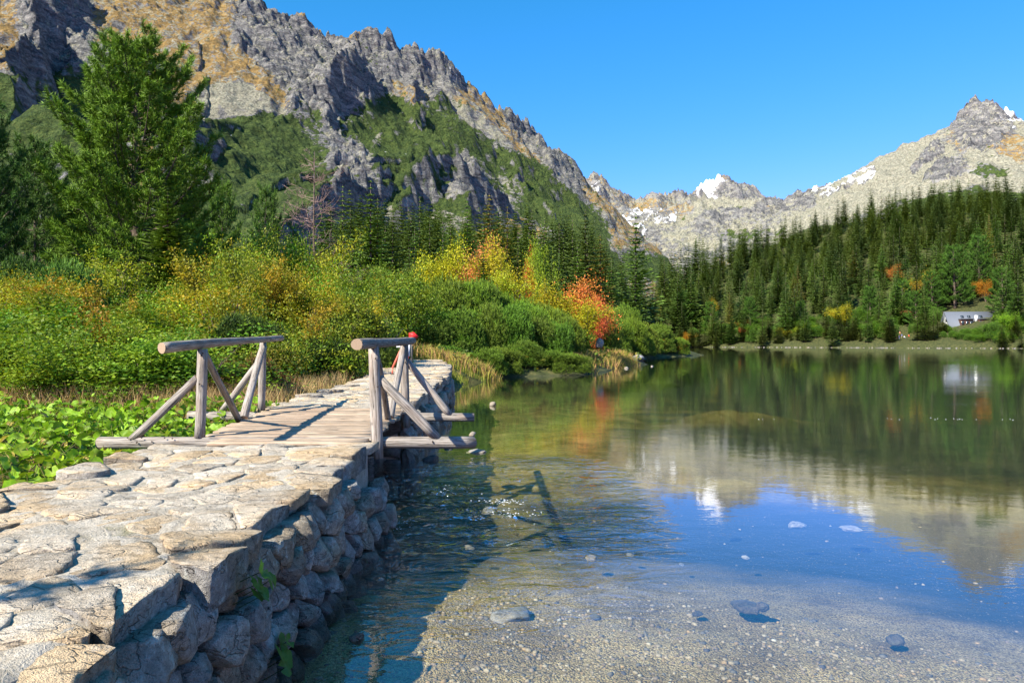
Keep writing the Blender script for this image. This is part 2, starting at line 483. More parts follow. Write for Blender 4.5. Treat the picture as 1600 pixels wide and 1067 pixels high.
az = np.unique(np.concatenate([np.linspace(-math.pi, math.pi, 73)[:-1], np.radians(np.linspace(-44, 44, 420))]))
rr = np.concatenate([np.linspace(0.3, 4, 26)[:-1], np.geomspace(4, 60, 300)[:-1], np.geomspace(60, 700, 200)[:-1], np.geomspace(700, 9000, 24)])
X, Yg = polar_grid(az, rr)
Z, D = ground_z(X, Yg)
far = sstep(700, 2500, np.hypot(X, Yg)); Z = Z * (1 - far) + 5 * far
land = 1 - sstep(-0.35, 0.1, D)
rr_ = np.hypot(X, Yg)
rocky = sstep(8.5, 12, rr_) * sstep(0.42, 0.6, fbm(X / 2.2, Yg / 2.2, 3, 61) * .5 + .5)
rocky = np.maximum(rocky, sstep(9, 11, rr_) * sstep(17, 13, rr_) * 0.8)
alg = sstep(4.8, 9.5, rr_ + fbm(X / 1.5, Yg / 1.5, 3, 71) * 1.2 - X * 0.35)
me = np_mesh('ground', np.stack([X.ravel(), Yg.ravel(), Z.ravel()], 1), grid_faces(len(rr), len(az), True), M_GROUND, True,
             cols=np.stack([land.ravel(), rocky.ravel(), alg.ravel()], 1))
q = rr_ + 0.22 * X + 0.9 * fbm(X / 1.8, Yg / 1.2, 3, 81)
dark = sstep(6.1, 9.4, q) * sstep(13.6, 11.4, rr_ - 0.10 * X + 0.8 * fbm(X / 2, Yg / 1.5, 3, 82)) * sstep(-0.4, 0.9, X + 0.3 * fbm(X, Yg, 2, 83))  # zones where the bed colour is darkened in place of water absorption
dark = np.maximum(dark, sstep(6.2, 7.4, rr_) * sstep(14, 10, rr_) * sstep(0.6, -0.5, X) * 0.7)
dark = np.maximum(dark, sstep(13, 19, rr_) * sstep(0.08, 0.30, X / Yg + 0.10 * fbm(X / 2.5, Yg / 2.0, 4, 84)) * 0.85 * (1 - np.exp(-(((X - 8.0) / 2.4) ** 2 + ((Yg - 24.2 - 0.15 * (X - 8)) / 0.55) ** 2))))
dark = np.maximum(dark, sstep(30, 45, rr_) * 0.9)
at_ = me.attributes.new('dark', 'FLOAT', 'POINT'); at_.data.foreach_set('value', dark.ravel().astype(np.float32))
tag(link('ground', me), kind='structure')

# ------------------------------------------------------------------ mountains
def m_mountain():
    t = NT('alpine_slope')
    p = t.pos(); a = t.attr('col').outputs['Color']
    sp = t.n('ShaderNodeSeparateColor'); t.l(a, sp.inputs[0])          # R dwarf pine, G ochre grass, B pale scree
    snow = t.attr('snow').outputs['Fac']
    far = t.attr('scale').outputs['Fac']
    vm = t.n('ShaderNodeVectorMath', operation='SCALE'); t.l(p, vm.inputs[0]); t.l(far, vm.inputs['Scale'])
    q = vm.outputs[0]
    nz = t.sep(t.n('ShaderNodeNewGeometry').outputs['Normal'])[2]
    n1 = t.noise(q, 0.020, 7, 0.62); n2 = t.noise(q, 0.11, 6, 0.65); n3 = t.noise(q, 0.4, 4, 0.7)
    strat = t.noise(t.mapping(q, (1, 0.4, 2.4)), 0.05, 6, 0.7, 0.8)
    rock = t.ramp(t.math('ADD', t.math('MULTIPLY', strat, 0.6), t.math('MULTIPLY', n3, 0.4)),
                  [(0.37, (0.040, 0.043, 0.048)), (0.48, (0.135, 0.135, 0.130)), (0.61, (0.34, 0.33, 0.295))])
    ochre = t.ramp(n2, [(0.32, (0.13, 0.11, 0.055)), (0.46, (0.25, 0.165, 0.06)), (0.56, (0.35, 0.23, 0.075)), (0.68, (0.30, 0.27, 0.17))])
    scree = t.ramp(n3, [(0.34, (0.12, 0.118, 0.09)), (0.5, (0.27, 0.26, 0.185)), (0.68, (0.40, 0.385, 0.29))])
    green = t.ramp(t.math('ADD', t.math('MULTIPLY', n2, 0.4), t.math('MULTIPLY', n3, 0.6)),
                   [(0.36, (0.018, 0.034, 0.011)), (0.5, (0.052, 0.083, 0.020)), (0.64, (0.11, 0.14, 0.035))])
    rag = t.math('MULTIPLY', t.math('SUBTRACT', t.math('ADD', t.math('MULTIPLY', n1, 0.8), t.math('MULTIPLY', n2, 1.0)), 0.9), 1.5)
    def edge(w, k=1.0, lo=0.46, hi=0.54):
        return t.mapr(t.math('ADD', w, t.math('MULTIPLY', rag, k)), lo, hi)
    c = t.mix(edge(sp.outputs[1]), rock, ochre)
    n4 = t.noise(q, 0.055, 6, 0.7)
    c = t.mix(t.mapr(t.math('ADD', n4, t.math('MULTIPLY', n3, 0.35)), 0.735, 0.775), c, rock)
    c = t.mix(t.mapr(t.math('ADD', t.noise(t.mapping(q, (1, 1, 1), (50, 0, 9)), 0.07, 6, 0.75), t.math('MULTIPLY', n3, 0.3)), 0.69, 0.73), c, scree)
    c = t.mix(edge(sp.outputs[2]), c, scree)
    # outcrops of rock where it is steep
    steep = t.mapr(t.math('ADD', nz, t.math('MULTIPLY', rag, 0.28)), 0.50, 0.42)
    c = t.mix(steep, c, rock)
    bush = t.mapr(t.voro(q, 0.16), 0.62, 0.35)
    gr = edge(sp.outputs[0], 1.3, 0.40, 0.50)
    gr = t.math('MULTIPLY', gr, t.mapr(t.math('ADD', nz, t.math('MULTIPLY', rag, 0.3)), 0.30, 0.42))
    c = t.mix(gr, c, green)
    sn = t.mapr(t.math('ADD', t.math('ADD', snow, t.math('MULTIPLY', rag, 1.0)), t.math('MULTIPLY', t.math('SUBTRACT', nz, 0.7), 0.5)), 0.47, 0.56)
    c = t.mix(sn, c, (0.82, 0.84, 0.86))
    h = t.math('ADD', t.math('MULTIPLY', strat, 14.0), t.math('MULTIPLY', n3, 3.0))
    h = t.math('ADD', h, t.math('MULTIPLY', t.math('MULTIPLY', gr, t.voro(q, 0.22)), -3.0))
    t.bsdf(c, 0.95, t.bump(h, 0.9, 1.0), 0.15)
    return t.mat
M_MOUNT = m_mountain()

def terrain(X, Y, ridges, seed, base):
    """upper envelope of ridges; ridge = (points(px,py,Y), left slopes, right slopes, tooth amp)
       slopes = (cliff slope, cliff drop, talus slope)"""
    H = base.copy(); S = np.zeros_like(X); Dd = np.full(X.shape, 1e5); G = np.zeros_like(X); s0 = 0.0
    wx = X + 20 * fbm(X / 130, Y / 130, 4, seed) + 7 * fbm(X / 32, Y / 32, 3, seed + 9)
    wy = Y + 20 * fbm(X / 130, Y / 130, 4, seed + 20) + 7 * fbm(X / 32, Y / 32, 3, seed + 29)
    for pts, LS, RS, tooth, gully in ridges:
        W = [wpt(*q) for q in pts]
        best = np.full(X.shape, -1e9); bs = np.zeros_like(X); bd = np.zeros_like(X)
        nseg = len(W) - 1
        for ii, ((ax, ay, azz), (bx, by, bz)) in enumerate(zip(W[:-1], W[1:])):
            ex, ey = bx - ax, by - ay; L2 = ex * ex + ey * ey; L = math.sqrt(L2)
            tu = ((wx - ax) * ex + (wy - ay) * ey) / L2
            t = np.clip(tu, 0, 1)
            dx = wx - ax - t * ex; dy = wy - ay - t * ey
            d = np.sqrt(dx * dx + dy * dy)
            side = (ex * dy - ey * dx) / L           # >0: left of the direction of travel
            f = sstep(-12, 12, side)
            def prof(sl, d):
                k, drop, k2 = sl
                dc = drop / k
                return np.where(d < dc, d * k, drop + (d - dc) * k2)
            hgt = azz + t * (bz - azz) - (f * prof(LS, d) + (1 - f) * prof(RS, d))
            if ii == nseg - 1 and W[-1][1] < 1200: hgt = hgt - np.clip(tu - 1, 0, 99) * L * 0.45
            m = hgt > best
            best = np.where(m, hgt, best); bs = np.where(m, s0 + t * L, bs); bd = np.where(m, d, bd)
            s0 += L
        # gullies running down from the crest
        gul = ridged(bs / 75 + 0.3 * fbm(X / 90, Y / 90, 2, seed + 3), bd / 420, 3, seed + 5) * 0.6 + ridged(bs / 24, bd / 260, 2, seed + 6) * 0.25
        amp = gully * sstep(0, 140, bd) * sstep(1200, 500, bd)
        teeth = tooth * (ridged(bs / 34, bd / 60, 3, seed + 8) - 0.2) * sstep(70, 0, bd)
        best = best + amp * gul * 16 + teeth
        m = best > H
        H = np.where(m, best, H); Dd = np.where(m, bd, Dd)
        s0 += 777
    return H, Dd

def cover(X, Y, Z, blobs, default):
    """land cover weights painted as world regions, given by where they lie on the mountain"""
    px = 800 + FP * X / Y; py = HOR - FP * (Z - EYE) / Y
    W = np.zeros(X.shape + (4,)); W[...] = default
    jx = px + 10 * fbm(X / 90, Y / 90, 3, 5); jy = py + 10 * fbm(X / 90, Y / 90, 3, 6)
    for (cx, cy, rx, ry, ang, k, w) in blobs:
        ca, sa = math.cos(rad(ang)), math.sin(rad(ang))
        u = ((jx - cx) * ca + (jy - cy) * sa) / rx; v = (-(jx - cx) * sa + (jy - cy) * ca) / ry
        m = sstep(1.25, 0.8, np.sqrt(u * u + v * v)) * w
        tgt = np.zeros(4)
        if k >= 0: tgt[k] = 1.0
        W = W * (1 - m[..., None]) + tgt * m[..., None]
    return W

def build_mountain(name, az, rr, ridges, seed, blobs, default, scale, noise_amp=1.0, label=None):
    X, Y = polar_grid(np.radians(az), rr)
    base = 4 + 0.13 * np.clip(Y - 330, 0, 700) * sstep(200, -100, X - 0.0 * Y) + 0.02 * np.clip(Y - 330, 0, 5000) - 45 * sstep(440, 385, Y)
    H, Dd = terrain(X, Y, ridges, seed, base)
    if name == 'mountain_massif':
        ceil = 18 + 0.95 * (Y - 400) + 18 * fbm(X / 60, Y / 60, 3, 77)
        H = np.minimum(H, np.maximum(ceil, base))
        pxx = 800 + FP * X / Y
        H = base + (H - base) * sstep(1112, 1040, pxx)
    k = sstep(8, 60, H - base)
    sc = scale
    W = cover(X, Y, H, blobs, default)
    soft = np.clip(W[..., :3].sum(-1), 0, 1); noise_amp = noise_amp * (1.25 - 0.85 * soft)
    H = H + noise_amp * k * (10 * (ridged(X / (62 * sc), Y / (62 * sc), 5, seed + 40, 0.55) - 0.3) + 3.2 * ridged(X / (12 * sc), Y / (12 * sc), 3, seed + 50)) * sc
    me = np_mesh(name, np.stack([X.ravel(), Y.ravel(), H.ravel()], 1), grid_faces(len(rr), len(az)), M_MOUNT, False, cols=W[..., :3].reshape(-1, 3))
    for nm, arr in (('snow', W[..., 3]), ('scale', np.full(X.shape, 1.0 / sc))):
        at = me.attributes.new(nm, 'FLOAT', 'POINT'); at.data.foreach_set('value', arr.ravel().astype(np.float32))
    o = link(name, me); tag(o, kind='structure')
    return o

GR, OC, SCR, SN, RK = 0, 1, 2, 3, -1
main = [(-500, -330, 980), (-150, -260, 1050), (40, -150, 1080), (200, -80, 1080), (330, -22, 1090), (395, 2, 1100), (432, 24, 1120), (452, 42, 1135), (471, 32, 1150), (487, 46, 1165),
        (518, 64, 1200), (545, 74, 1230), (575, 66, 1270), (600, 55, 1300), (624, 80, 1330), (650, 102, 1370), (690, 95, 1420), (714, 120, 1460),
        (742, 150, 1510), (762, 177, 1550), (790, 179, 1600), (818, 192, 1670), (842, 218, 1740), (872, 243, 1840), (903, 272, 1930), (918, 305, 2020),
        (938, 338, 2120), (962, 368, 2220), (995, 396, 2320)]
slopeM = (1.3, 70, 0.90); slopeR = (1.6, 150, 0.8)
main = [(a_, b_, c_ * 1.08) for a_, b_, c_ in main]
ridges = [
    (main[:9], slopeR, slopeM, 8, 0.8),
    (main[8:], slopeR, (1.5, 60, 1.12), 12, 1.2),
    # shaded wall at the upper left
    ([(70, -75, 1000), (60, -20, 880), (45, 25, 800), (30, 75, 720), (18, 118, 640)], (2.2, 230, 0.95), (0.9, 60, 0.75), 7, 0.5),
    ([(20, 118, 640), (-30, 150, 590), (-80, 200, 520)], (2.2, 70, 0.8), (0.6, 60, 0.7), 4, 0.4),
    ([(18, 150, 560), (90, 165, 560), (130, 200, 520)], (0.5, 30, 0.4), (1.5, 50, 0.8), 4, 0.4),
    # big rib with the dark wall on its right
    ([(560, 78, 1250), (538, 88, 1130), (520, 106, 1050), (508, 140, 990), (503, 180, 940), (500, 225, 895), (506, 270, 850), (520, 312, 780), (535, 352, 690)],
     (2.3, 210, 0.95), (1.0, 50, 0.85), 7, 0.7),
    # green hump below the scree, left of the rib
    ([(470, 182, 800), (440, 190, 760), (400, 205, 700), (345, 220, 660), (300, 240, 620)], (0.72, 50, 0.95), (0.45, 20, 0.3), 3, 0.4),
    # second rib, bench of dwarf pine, dark wall below
    ([(655, 110, 1370), (642, 150, 1240), (652, 195, 1130), (672, 215, 1080)], (2.0, 140, 0.9), (0.85, 40, 0.75), 7, 0.7),
    ([(760, 318, 1010), (740, 276, 960), (708, 250, 900), (672, 246, 840), (640, 262, 780), (622, 290, 730), (612, 335, 660)],
     (2.3, 130, 0.9), (0.3, 60, 0.5), 6, 0.5),
    ([(672, 215, 1080), (690, 232, 1000), (708, 250, 900)], (2.4, 110, 0.9), (0.6, 40, 0.6), 5, 0.5),
    ([(760, 300, 1010), (800, 332, 1040), (850, 362, 1080), (905, 398, 1120)], (0.5, 40, 0.5), (2.2, 80, 0.8), 4, 0.4),
    # third and fourth ribs
    ([(765, 178, 1560), (772, 215, 1420), (790, 250, 1300), (812, 285, 1220), (842, 318, 1150), (880, 352, 1100)], (1.7, 70, 0.75), (0.85, 40, 0.72), 7, 0.7),
    ([(845, 220, 1740), (858, 265, 1600), (885, 310, 1450), (930, 350, 1360), (985, 395, 1260)], (2.0, 90, 0.75), (0.85, 40, 0.72), 7, 0.7),
]
blobs = [
    (240, 60, 330, 150, 20, OC, 0.9), (430, 90, 60, 120, -20, RK, 0.75), (475, 120, 75, 75, 0, RK, 0.8), (120, 40, 90, 110, 0, RK, 1.0),
    (200, 40, 60, 60, 40, OC, 0.7), (385, 150, 70, 40, 20, OC, 0.95), (350, 120, 90, 40, 30, OC, 0.6),
    (60, 175, 150, 60, 0, GR, 0.95), (60, 260, 150, 80, 0, GR, 0.7),
    (375, 168, 75, 26, 15, SCR, 1.0), (330, 190, 60, 16, 10, SCR, 1.0), (370, 240, 110, 50, -5, GR, 1.0), (420, 205, 40, 20, 0, GR, 0.9), (380, 320, 130, 60, 0, GR, 0.75),
    (480, 260, 40, 80, 0, GR, 0.55), (590, 320, 70, 40, 20, SCR, 0.95), (560, 330, 30, 20, 0, GR, 0.8), (640, 340, 40, 20, 20, GR, 0.8),
    (570, 200, 60, 120, 0, RK, 0.9), (640, 225, 75, 55, 20, GR, 0.95), (700, 200, 45, 60, 35, GR, 0.6), (630, 160, 20, 40, 10, OC, 0.8), (592, 245, 14, 50, 15, SCR, 0.8),
    (720, 290, 100, 45, 10, RK, 0.9), (720, 350, 90, 22, 20, GR, 0.8),
    (720, 150, 60, 18, 38, SCR, 0.9), (790, 215, 100, 38, 42, OC, 0.9), (760, 205, 60, 16, 40, SCR, 0.7), (640, 95, 80, 40, 30, RK, 0.9),
    (800, 280, 80, 34, 45, GR, 0.75), (860, 320, 80, 40, 42, GR, 0.8), (800, 300, 18, 40, -30, SCR, 0.6), (835, 225, 70, 16, 48, RK, 0.85), (880, 270, 40, 20, 50, RK, 0.9),
    (690, 290, 300, 400, 0, GR, 0.10), (715, 118, 14, 12, 0, SN, 0.45),
    (500, 395, 600, 34, 3, GR, 0.9), (560, 200, 20, 40, 30, GR, 0.6), (650, 260, 60, 60, 20, GR, 0.9), (760, 240, 60, 16, 45, GR, 0.6), (620, 190, 50, 30, 30, GR, 0.8),
    (900, 350, 60, 30, 40, GR, 0.85), (560, 345, 90, 22, 5, SCR, 0.6), (680, 345, 70, 14, 15, SCR, 0.6), (440, 300, 60, 60, 0, GR, 0.8),
]
AZ = np.degrees(np.arctan((np.concatenate([np.linspace(-320, -20, 40)[:-1], np.linspace(-20, 1010, 640)[:-1], np.linspace(1010, 1120, 14)]) - 800) / FP))
RRm = np.concatenate([np.geomspace(250, 500, 90)[:-1], np.linspace(500, 1500, 470)[:-1], np.linspace(1500, 3000, 150)])
build_mountain('mountain_massif', AZ, RRm, ridges, 100, blobs, (0.10, 0.62, 0.16, 0.0), 1.0)

r2 = [
    ([(880, 330, 3300), (905, 292, 3300), (916, 290, 3300), (928, 277, 3350), (942, 284, 3400), (956, 300, 3450), (975, 309, 3500), (990, 317, 3500), (1005, 311, 3500),
      (1022, 306, 3500), (1040, 311, 3550), (1058, 304, 3600), (1078, 307, 3650), (1092, 302, 3700)], (1.2, 100, 0.7), (1.0, 160, 0.5), 16, 1.6),
    ([(928, 277, 3350), (940, 320, 3000), (952, 360, 2750), (962, 400, 2500)], (1.6, 120, 0.7), (0.9, 60, 0.6), 10, 1.4),
    ([(1022, 306, 3500), (1030, 335, 3150), (1036, 370, 2800)], (0.9, 60, 0.6), (1.2, 80, 0.6), 8, 1.2),
    ([(1076, 312, 4100), (1092, 300, 4100), (1112, 290, 4100), (1132, 280, 4100), (1146, 290, 4100), (1162, 293, 4100), (1178, 300, 4100), (1192, 315, 4100), (1214, 321, 4100), (1240, 322, 4100)],
     (1.1, 60, 0.7), (0.9, 120, 0.5), 14, 1.6),
    ([(1146, 288, 4100), (1152, 305, 3800), (1170, 325, 3500)], (0.9, 60, 0.6), (1.3, 80, 0.6), 8, 1.2),
    ([(1195, 322, 4300), (1232, 317, 4300), (1262, 310, 4300), (1286, 303, 4300), (1302, 296, 4300), (1322, 288, 4300), (1342, 279, 4300), (1356, 280, 4300), (1372, 288, 4300), (1384, 290, 4300), (1420, 300, 4300)],
     (1.1, 60, 0.7), (1.0, 120, 0.5), 14, 1.6),
    # rounded knoll in the valley
    ([(1000, 345, 2300), (1045, 326, 2250), (1090, 318, 2200), (1130, 314, 2200), (1180, 320, 2150), (1220, 330, 2150), (1260, 338, 2200), (1320, 340, 2300), (1380, 350, 2300)],
     (0.5, 60, 0.4), (0.9, 60, 0.55), 6, 1.2),
    # peak on the right
    ([(1330, 318, 2700), (1376, 300, 2600), (1408, 272, 2500), (1432, 250, 2430), (1448, 240, 2400), (1456, 240, 2380), (1472, 222, 2330), (1492, 202, 2280), (1508, 182, 2230), (1525, 170, 2200),
      (1540, 175, 2200), (1552, 178, 2200), (1572, 190, 2200), (1600, 197, 2200), (1660, 205, 2200), (1760, 185, 2150), (1950, 120, 2000)], (1.0, 60, 0.7), (0.95, 70, 0.50), 10, 1.0),
    ([(1525, 172, 2200), (1530, 205, 2080), (1512, 240, 1960), (1488, 272, 1840), (1455, 300, 1720), (1400, 335, 1600)], (0.75, 60, 0.45), (1.3, 60, 0.5), 8, 1.0),
    ([(1408, 272, 2500), (1370, 302, 2350), (1320, 322, 2250), (1262, 345, 2150)], (0.6, 40, 0.4), (0.6, 40, 0.42), 4, 0.8),
]
b2 = [
    (1450, 290, 260, 90, -20, SCR, 0.75), (1560, 235, 90, 30, 15, OC, 0.55), (1530, 200, 45, 42, 40, RK, 0.9), (1478, 274, 36, 15, -25, RK, 0.95), (1450, 250, 30, 10, -40, RK, 0.9),
    (1560, 270, 60, 22, 10, SCR, 0.9), (1350, 330, 120, 14, -8, SCR, 0.9), (1430, 330, 110, 14, -12, GR, 0.75), (1540, 270, 30, 9, 10, GR, 0.6),(1480, 345, 200, 22, -12, GR, 0.7),
    (1575, 190, 26, 6, 10, SN, 0.5), (1110, 345, 110, 40, 0, SCR, 0.5), (1190, 350, 60, 18, 0, OC, 0.45), (1250, 335, 60, 10, 0, OC, 0.5), (1140, 365, 60, 30, 0, RK, 0.6),
    (1205, 345, 50, 30, 0, RK, 0.3), (1180, 375, 60, 10, 0, GR, 0.6),
    (1118, 298, 30, 12, 0, SN, 0.85), (1150, 302, 30, 12, 0, RK, 0.9), (1030, 345, 30, 12, 0, SN, 0.42), (1000, 345, 20, 12, 0, SN, 0.42), (1040, 330, 50, 12, 0, OC, 0.4),
    (1345, 287, 26, 7, -15, SN, 0.6), (1290, 308, 40, 5, -15, SN, 0.45), (1235, 322, 40, 8, 0, RK, 0.9), (975, 362, 34, 5, 28, SN, 0.9), (925, 320, 12, 30, 20, SN, 0.4),
    (1250, 360, 200, 30, -8, SCR, 0.4),
]
AZ2 = np.degrees(np.arctan((np.concatenate([np.linspace(860, 1620, 520)[:-1], np.linspace(1620, 2100, 40)]) - 800) / FP))
RR2 = np.concatenate([np.linspace(1300, 2600, 280)[:-1], np.linspace(2600, 4700, 200)])
build_mountain('mountain_valley_head', AZ2, RR2, r2, 300, b2, (0.05, 0.42, 0.28, 0.0), 1.8)
# ------------------------------------------------------------------ water
def m_water():
    t = NT('clear_lake_water')
    p = t.pos(); a = t.attr('col').outputs['Color']
    sp = t.n('ShaderNodeSeparateColor'); t.l(a, sp.inputs[0])    # R flow, G breeze far away
    n1 = t.noise(t.mapping(p, (1.0, 1.6, 1)), 2.6, 3, 0.5, 0.4)
    n2 = t.noise(t.mapping(p, (1.3, 2.0, 1)), 9.0, 3, 0.55, 0.6)
    n3 = t.noise(t.mapping(p, (1.0, 1.5, 1)), 0.55, 3, 0.5)
    patch = t.ramp(t.noise(t.mapping(p, (0.25, 1.0, 1)), 0.25, 3, 0.6), [(0.42, 0.35), (0.62, 1.0)])
    h = t.math('ADD', t.math('MULTIPLY', n1, 0.0022), t.math('MULTIPLY', n2, 0.0008))
    h = t.math('MULTIPLY', h, patch)
    h = t.math('ADD', h, t.math('MULTIPLY', n3, 0.0028))
    fl = t.math('ADD', t.math('MULTIPLY', t.noise(t.mapping(p, (0.8, 1.5, 1)), 2.2, 3, 0.55, 1.5), 0.34), t.math('MULTIPLY', t.noise(p, 16, 3, 0.6, 0.8), 0.012))
    h = t.math('ADD', h, t.math('MULTIPLY', fl, sp.outputs[0]))
    bn = t.bump(h, 1.0, 1.0)
    dt = t.n('ShaderNodeVectorMath', operation='DOT_PRODUCT'); t.l(bn, dt.inputs[0]); t.l(t.n('ShaderNodeNewGeometry').outputs['Incoming'], dt.inputs[1])
    om = t.math('SUBTRACT', 1.0, t.math('ABSOLUTE', dt.outputs['Value']), clamp=True)
    fres = t.math('ADD', 0.025, t.math('MULTIPLY', t.math('POWER', om, 3.6), 0.97), clamp=True)   # Schlick
    gl = t.n('ShaderNodeBsdfGlossy'); gl.inputs['Roughness'].default_value = 0.015; t.l(bn, gl.inputs['Normal'])
    gl.inputs['Color'].default_value = (0.96, 0.98, 1.0, 1)
    tr = t.n('ShaderNodeBsdfTransparent'); tr.inputs['Color'].default_value = (0.93, 0.96, 0.93, 1)
    mx = t.n('ShaderNodeMixShader'); t.l(fres, mx.inputs[0]); t.l(tr.outputs[0], mx.inputs[1]); t.l(gl.outputs[0], mx.inputs[2])
    t.l(mx.outputs[0], t.out.inputs['Surface'])
    return t.mat
M_WATER = m_water()
xs = np.unique(np.concatenate([np.linspace(-22, -4, 12), np.linspace(-4, 5, 200), np.linspace(5, 40, 40), np.linspace(40, 360, 20)]))
ys = np.unique(np.concatenate([np.linspace(-70, 2, 14), np.linspace(2, 13, 240), np.linspace(13, 60, 50), np.linspace(60, 355, 24)]))
XX, YY = np.meshgrid(xs, ys)
flow = np.exp(-((YY - 9.0 - 0.08 * XX) / 1.8) ** 2) * sstep(1.9, 0.2, XX) * sstep(-9, -3, XX)
flow2 = np.exp(-((YY - 7.0) / 1.6) ** 2) * np.exp(-((XX + 0.6) / 1.1) ** 2) * 0.35
flow = np.clip(flow + flow2, 0, 1)
ZZ = flow * (0.030 * fbm(XX * 0.9, YY * 2.4, 3, 5) + 0.012 * perlin(XX * 3, YY * 6, 8))
ZZ += 0.05 * np.exp(-(((XX + 0.15) / 0.28) ** 2 + ((YY - 8.55) / 0.20) ** 2))
me = np_mesh('water', np.stack([XX.ravel(), YY.ravel(), ZZ.ravel()], 1), grid_faces(len(ys), len(xs)), M_WATER, True,
             cols=np.stack([flow.ravel(), flow.ravel() * 0, flow.ravel() * 0], 1))
tag(link('lake_water', me), kind='structure')

# white foam flecks on the riffle and bright glints of broken water
M_FOAM = m_simple('foam', (0.85, 0.87, 0.88), 0.5)
R = np.random.RandomState(5)
mb = MB()
def flecks(n, cx, cy, sx, sy, z, s0, s1):
    for i in range(n):
        x, y = R.normal(cx, sx), R.normal(cy, sy); s = R.uniform(s0, s1)
        k = 5; a = R.uniform(0, 6.28, 1)[0] + np.arange(k) * 2 * np.pi / k
        rr_ = s * R.uniform(0.5, 1.2, k)
        V = np.stack([x + rr_ * np.cos(a), y + rr_ * np.sin(a) * 0.6, np.full(k, z)], 1)
        V = np.vstack([V, [[x, y, z + s * 0.4]]])
        mb.add(V, [(j, (j + 1) % k, k) for j in range(k)])
flecks(60, -0.12, 8.45, 0.13, 0.07, 0.048, 0.004, 0.013)
flecks(26, 0.1, 8.05, 0.18, 0.10, 0.012, 0.006, 0.016)
flecks(50, -1.25, 7.6, 0.15, 0.25, 0.012, 0.004, 0.012)
flecks(40, -1.0, 9.3, 0.3, 0.2, 0.012, 0.004, 0.012)
tag(link('foam', mb.mesh('foam', M_FOAM)), 'white foam on the riffle where the stream runs out under the bridge', 'foam', kind='stuff')
mb = MB()
for i in range(56):
    t_ = min(1, abs(R.normal(0.45, 0.3)) if i % 2 else (0.25 + 0.06 * R.randint(9) + R.normal(0, 0.012)))
    x = 6.3 + 20 * t_ + R.normal(0, 0.3); y = 17.9 + 1.5 * math.sin(t_ * 3) - 3.5 * t_ + R.normal(0, 0.12); s = R.uniform(0.008, 0.020)
    if y < 12: continue
    mb.add([(x - s, y, 0.006), (x, y - s * .6, 0.006), (x + s, y, 0.006), (x, y + s * .6, 0.012)], None, [(0, 1, 2, 3)])
tag(link('foam', mb.mesh('bubble_line', M_FOAM)), 'thin broken line of white bubbles drifting across the green reflections', 'foam', kind='stuff')

# ------------------------------------------------------------------ stones
def voronoi(sites, x0, y0, x1, y1, an=1.0):
    P = []
    S = np.array(sites)
    for i, s in enumerate(S):
        d = (S[:, 0] - s[0]) ** 2 * an * an + (S[:, 1] - s[1]) ** 2
        order = np.argsort(d)[1:28]
        poly = [(x0, y0), (x1, y0), (x1, y1), (x0, y1)]
        for j in order:
            o = S[j]; mxp = (s + o) / 2
            nx, ny = (o[0] - s[0]) * an * an, (o[1] - s[1])
            c = nx * mxp[0] + ny * mxp[1]
            new = []
            for k in range(len(poly)):
                a = poly[k]; b = poly[(k + 1) % len(poly)]
                da = nx * a[0] + ny * a[1] - c; db = nx * b[0] + ny * b[1] - c
                if da <= 0: new.append(a)
                if (da < 0 < db) or (db < 0 < da):
                    t = da / (da - db); new.append((a[0] + t * (b[0] - a[0]), a[1] + t * (b[1] - a[1])))
            poly = new
            if len(poly) < 3: break
        P.append(np.array(poly) if len(poly) >= 3 else None)
    return P

def resample(poly, m, rnd):
    P = poly
    for _ in range(1):                      # cut corners
        Q = []
        n = len(P)
        for i in range(n):
            a = P[i]; b = P[(i + 1) % n]
            Q += [a * 0.93 + b * 0.07, a * 0.07 + b * 0.93]
        P = np.array(Q)
    E = np.roll(P, -1, 0) - P
    L = np.hypot(E[:, 0], E[:, 1]); cum = np.concatenate([[0], np.cumsum(L)])
    t = (np.arange(m) + rnd.uniform(-0.25, 0.25, m)) / m * cum[-1]
    t = np.mod(t, cum[-1]); t.sort()
    idx = np.clip(np.searchsorted(cum, t, side='right') - 1, 0, len(P) - 1)
    return P[idx] + E[idx] * ((t - cum[idx]) / np.maximum(L[idx], 1e-6))[:, None]

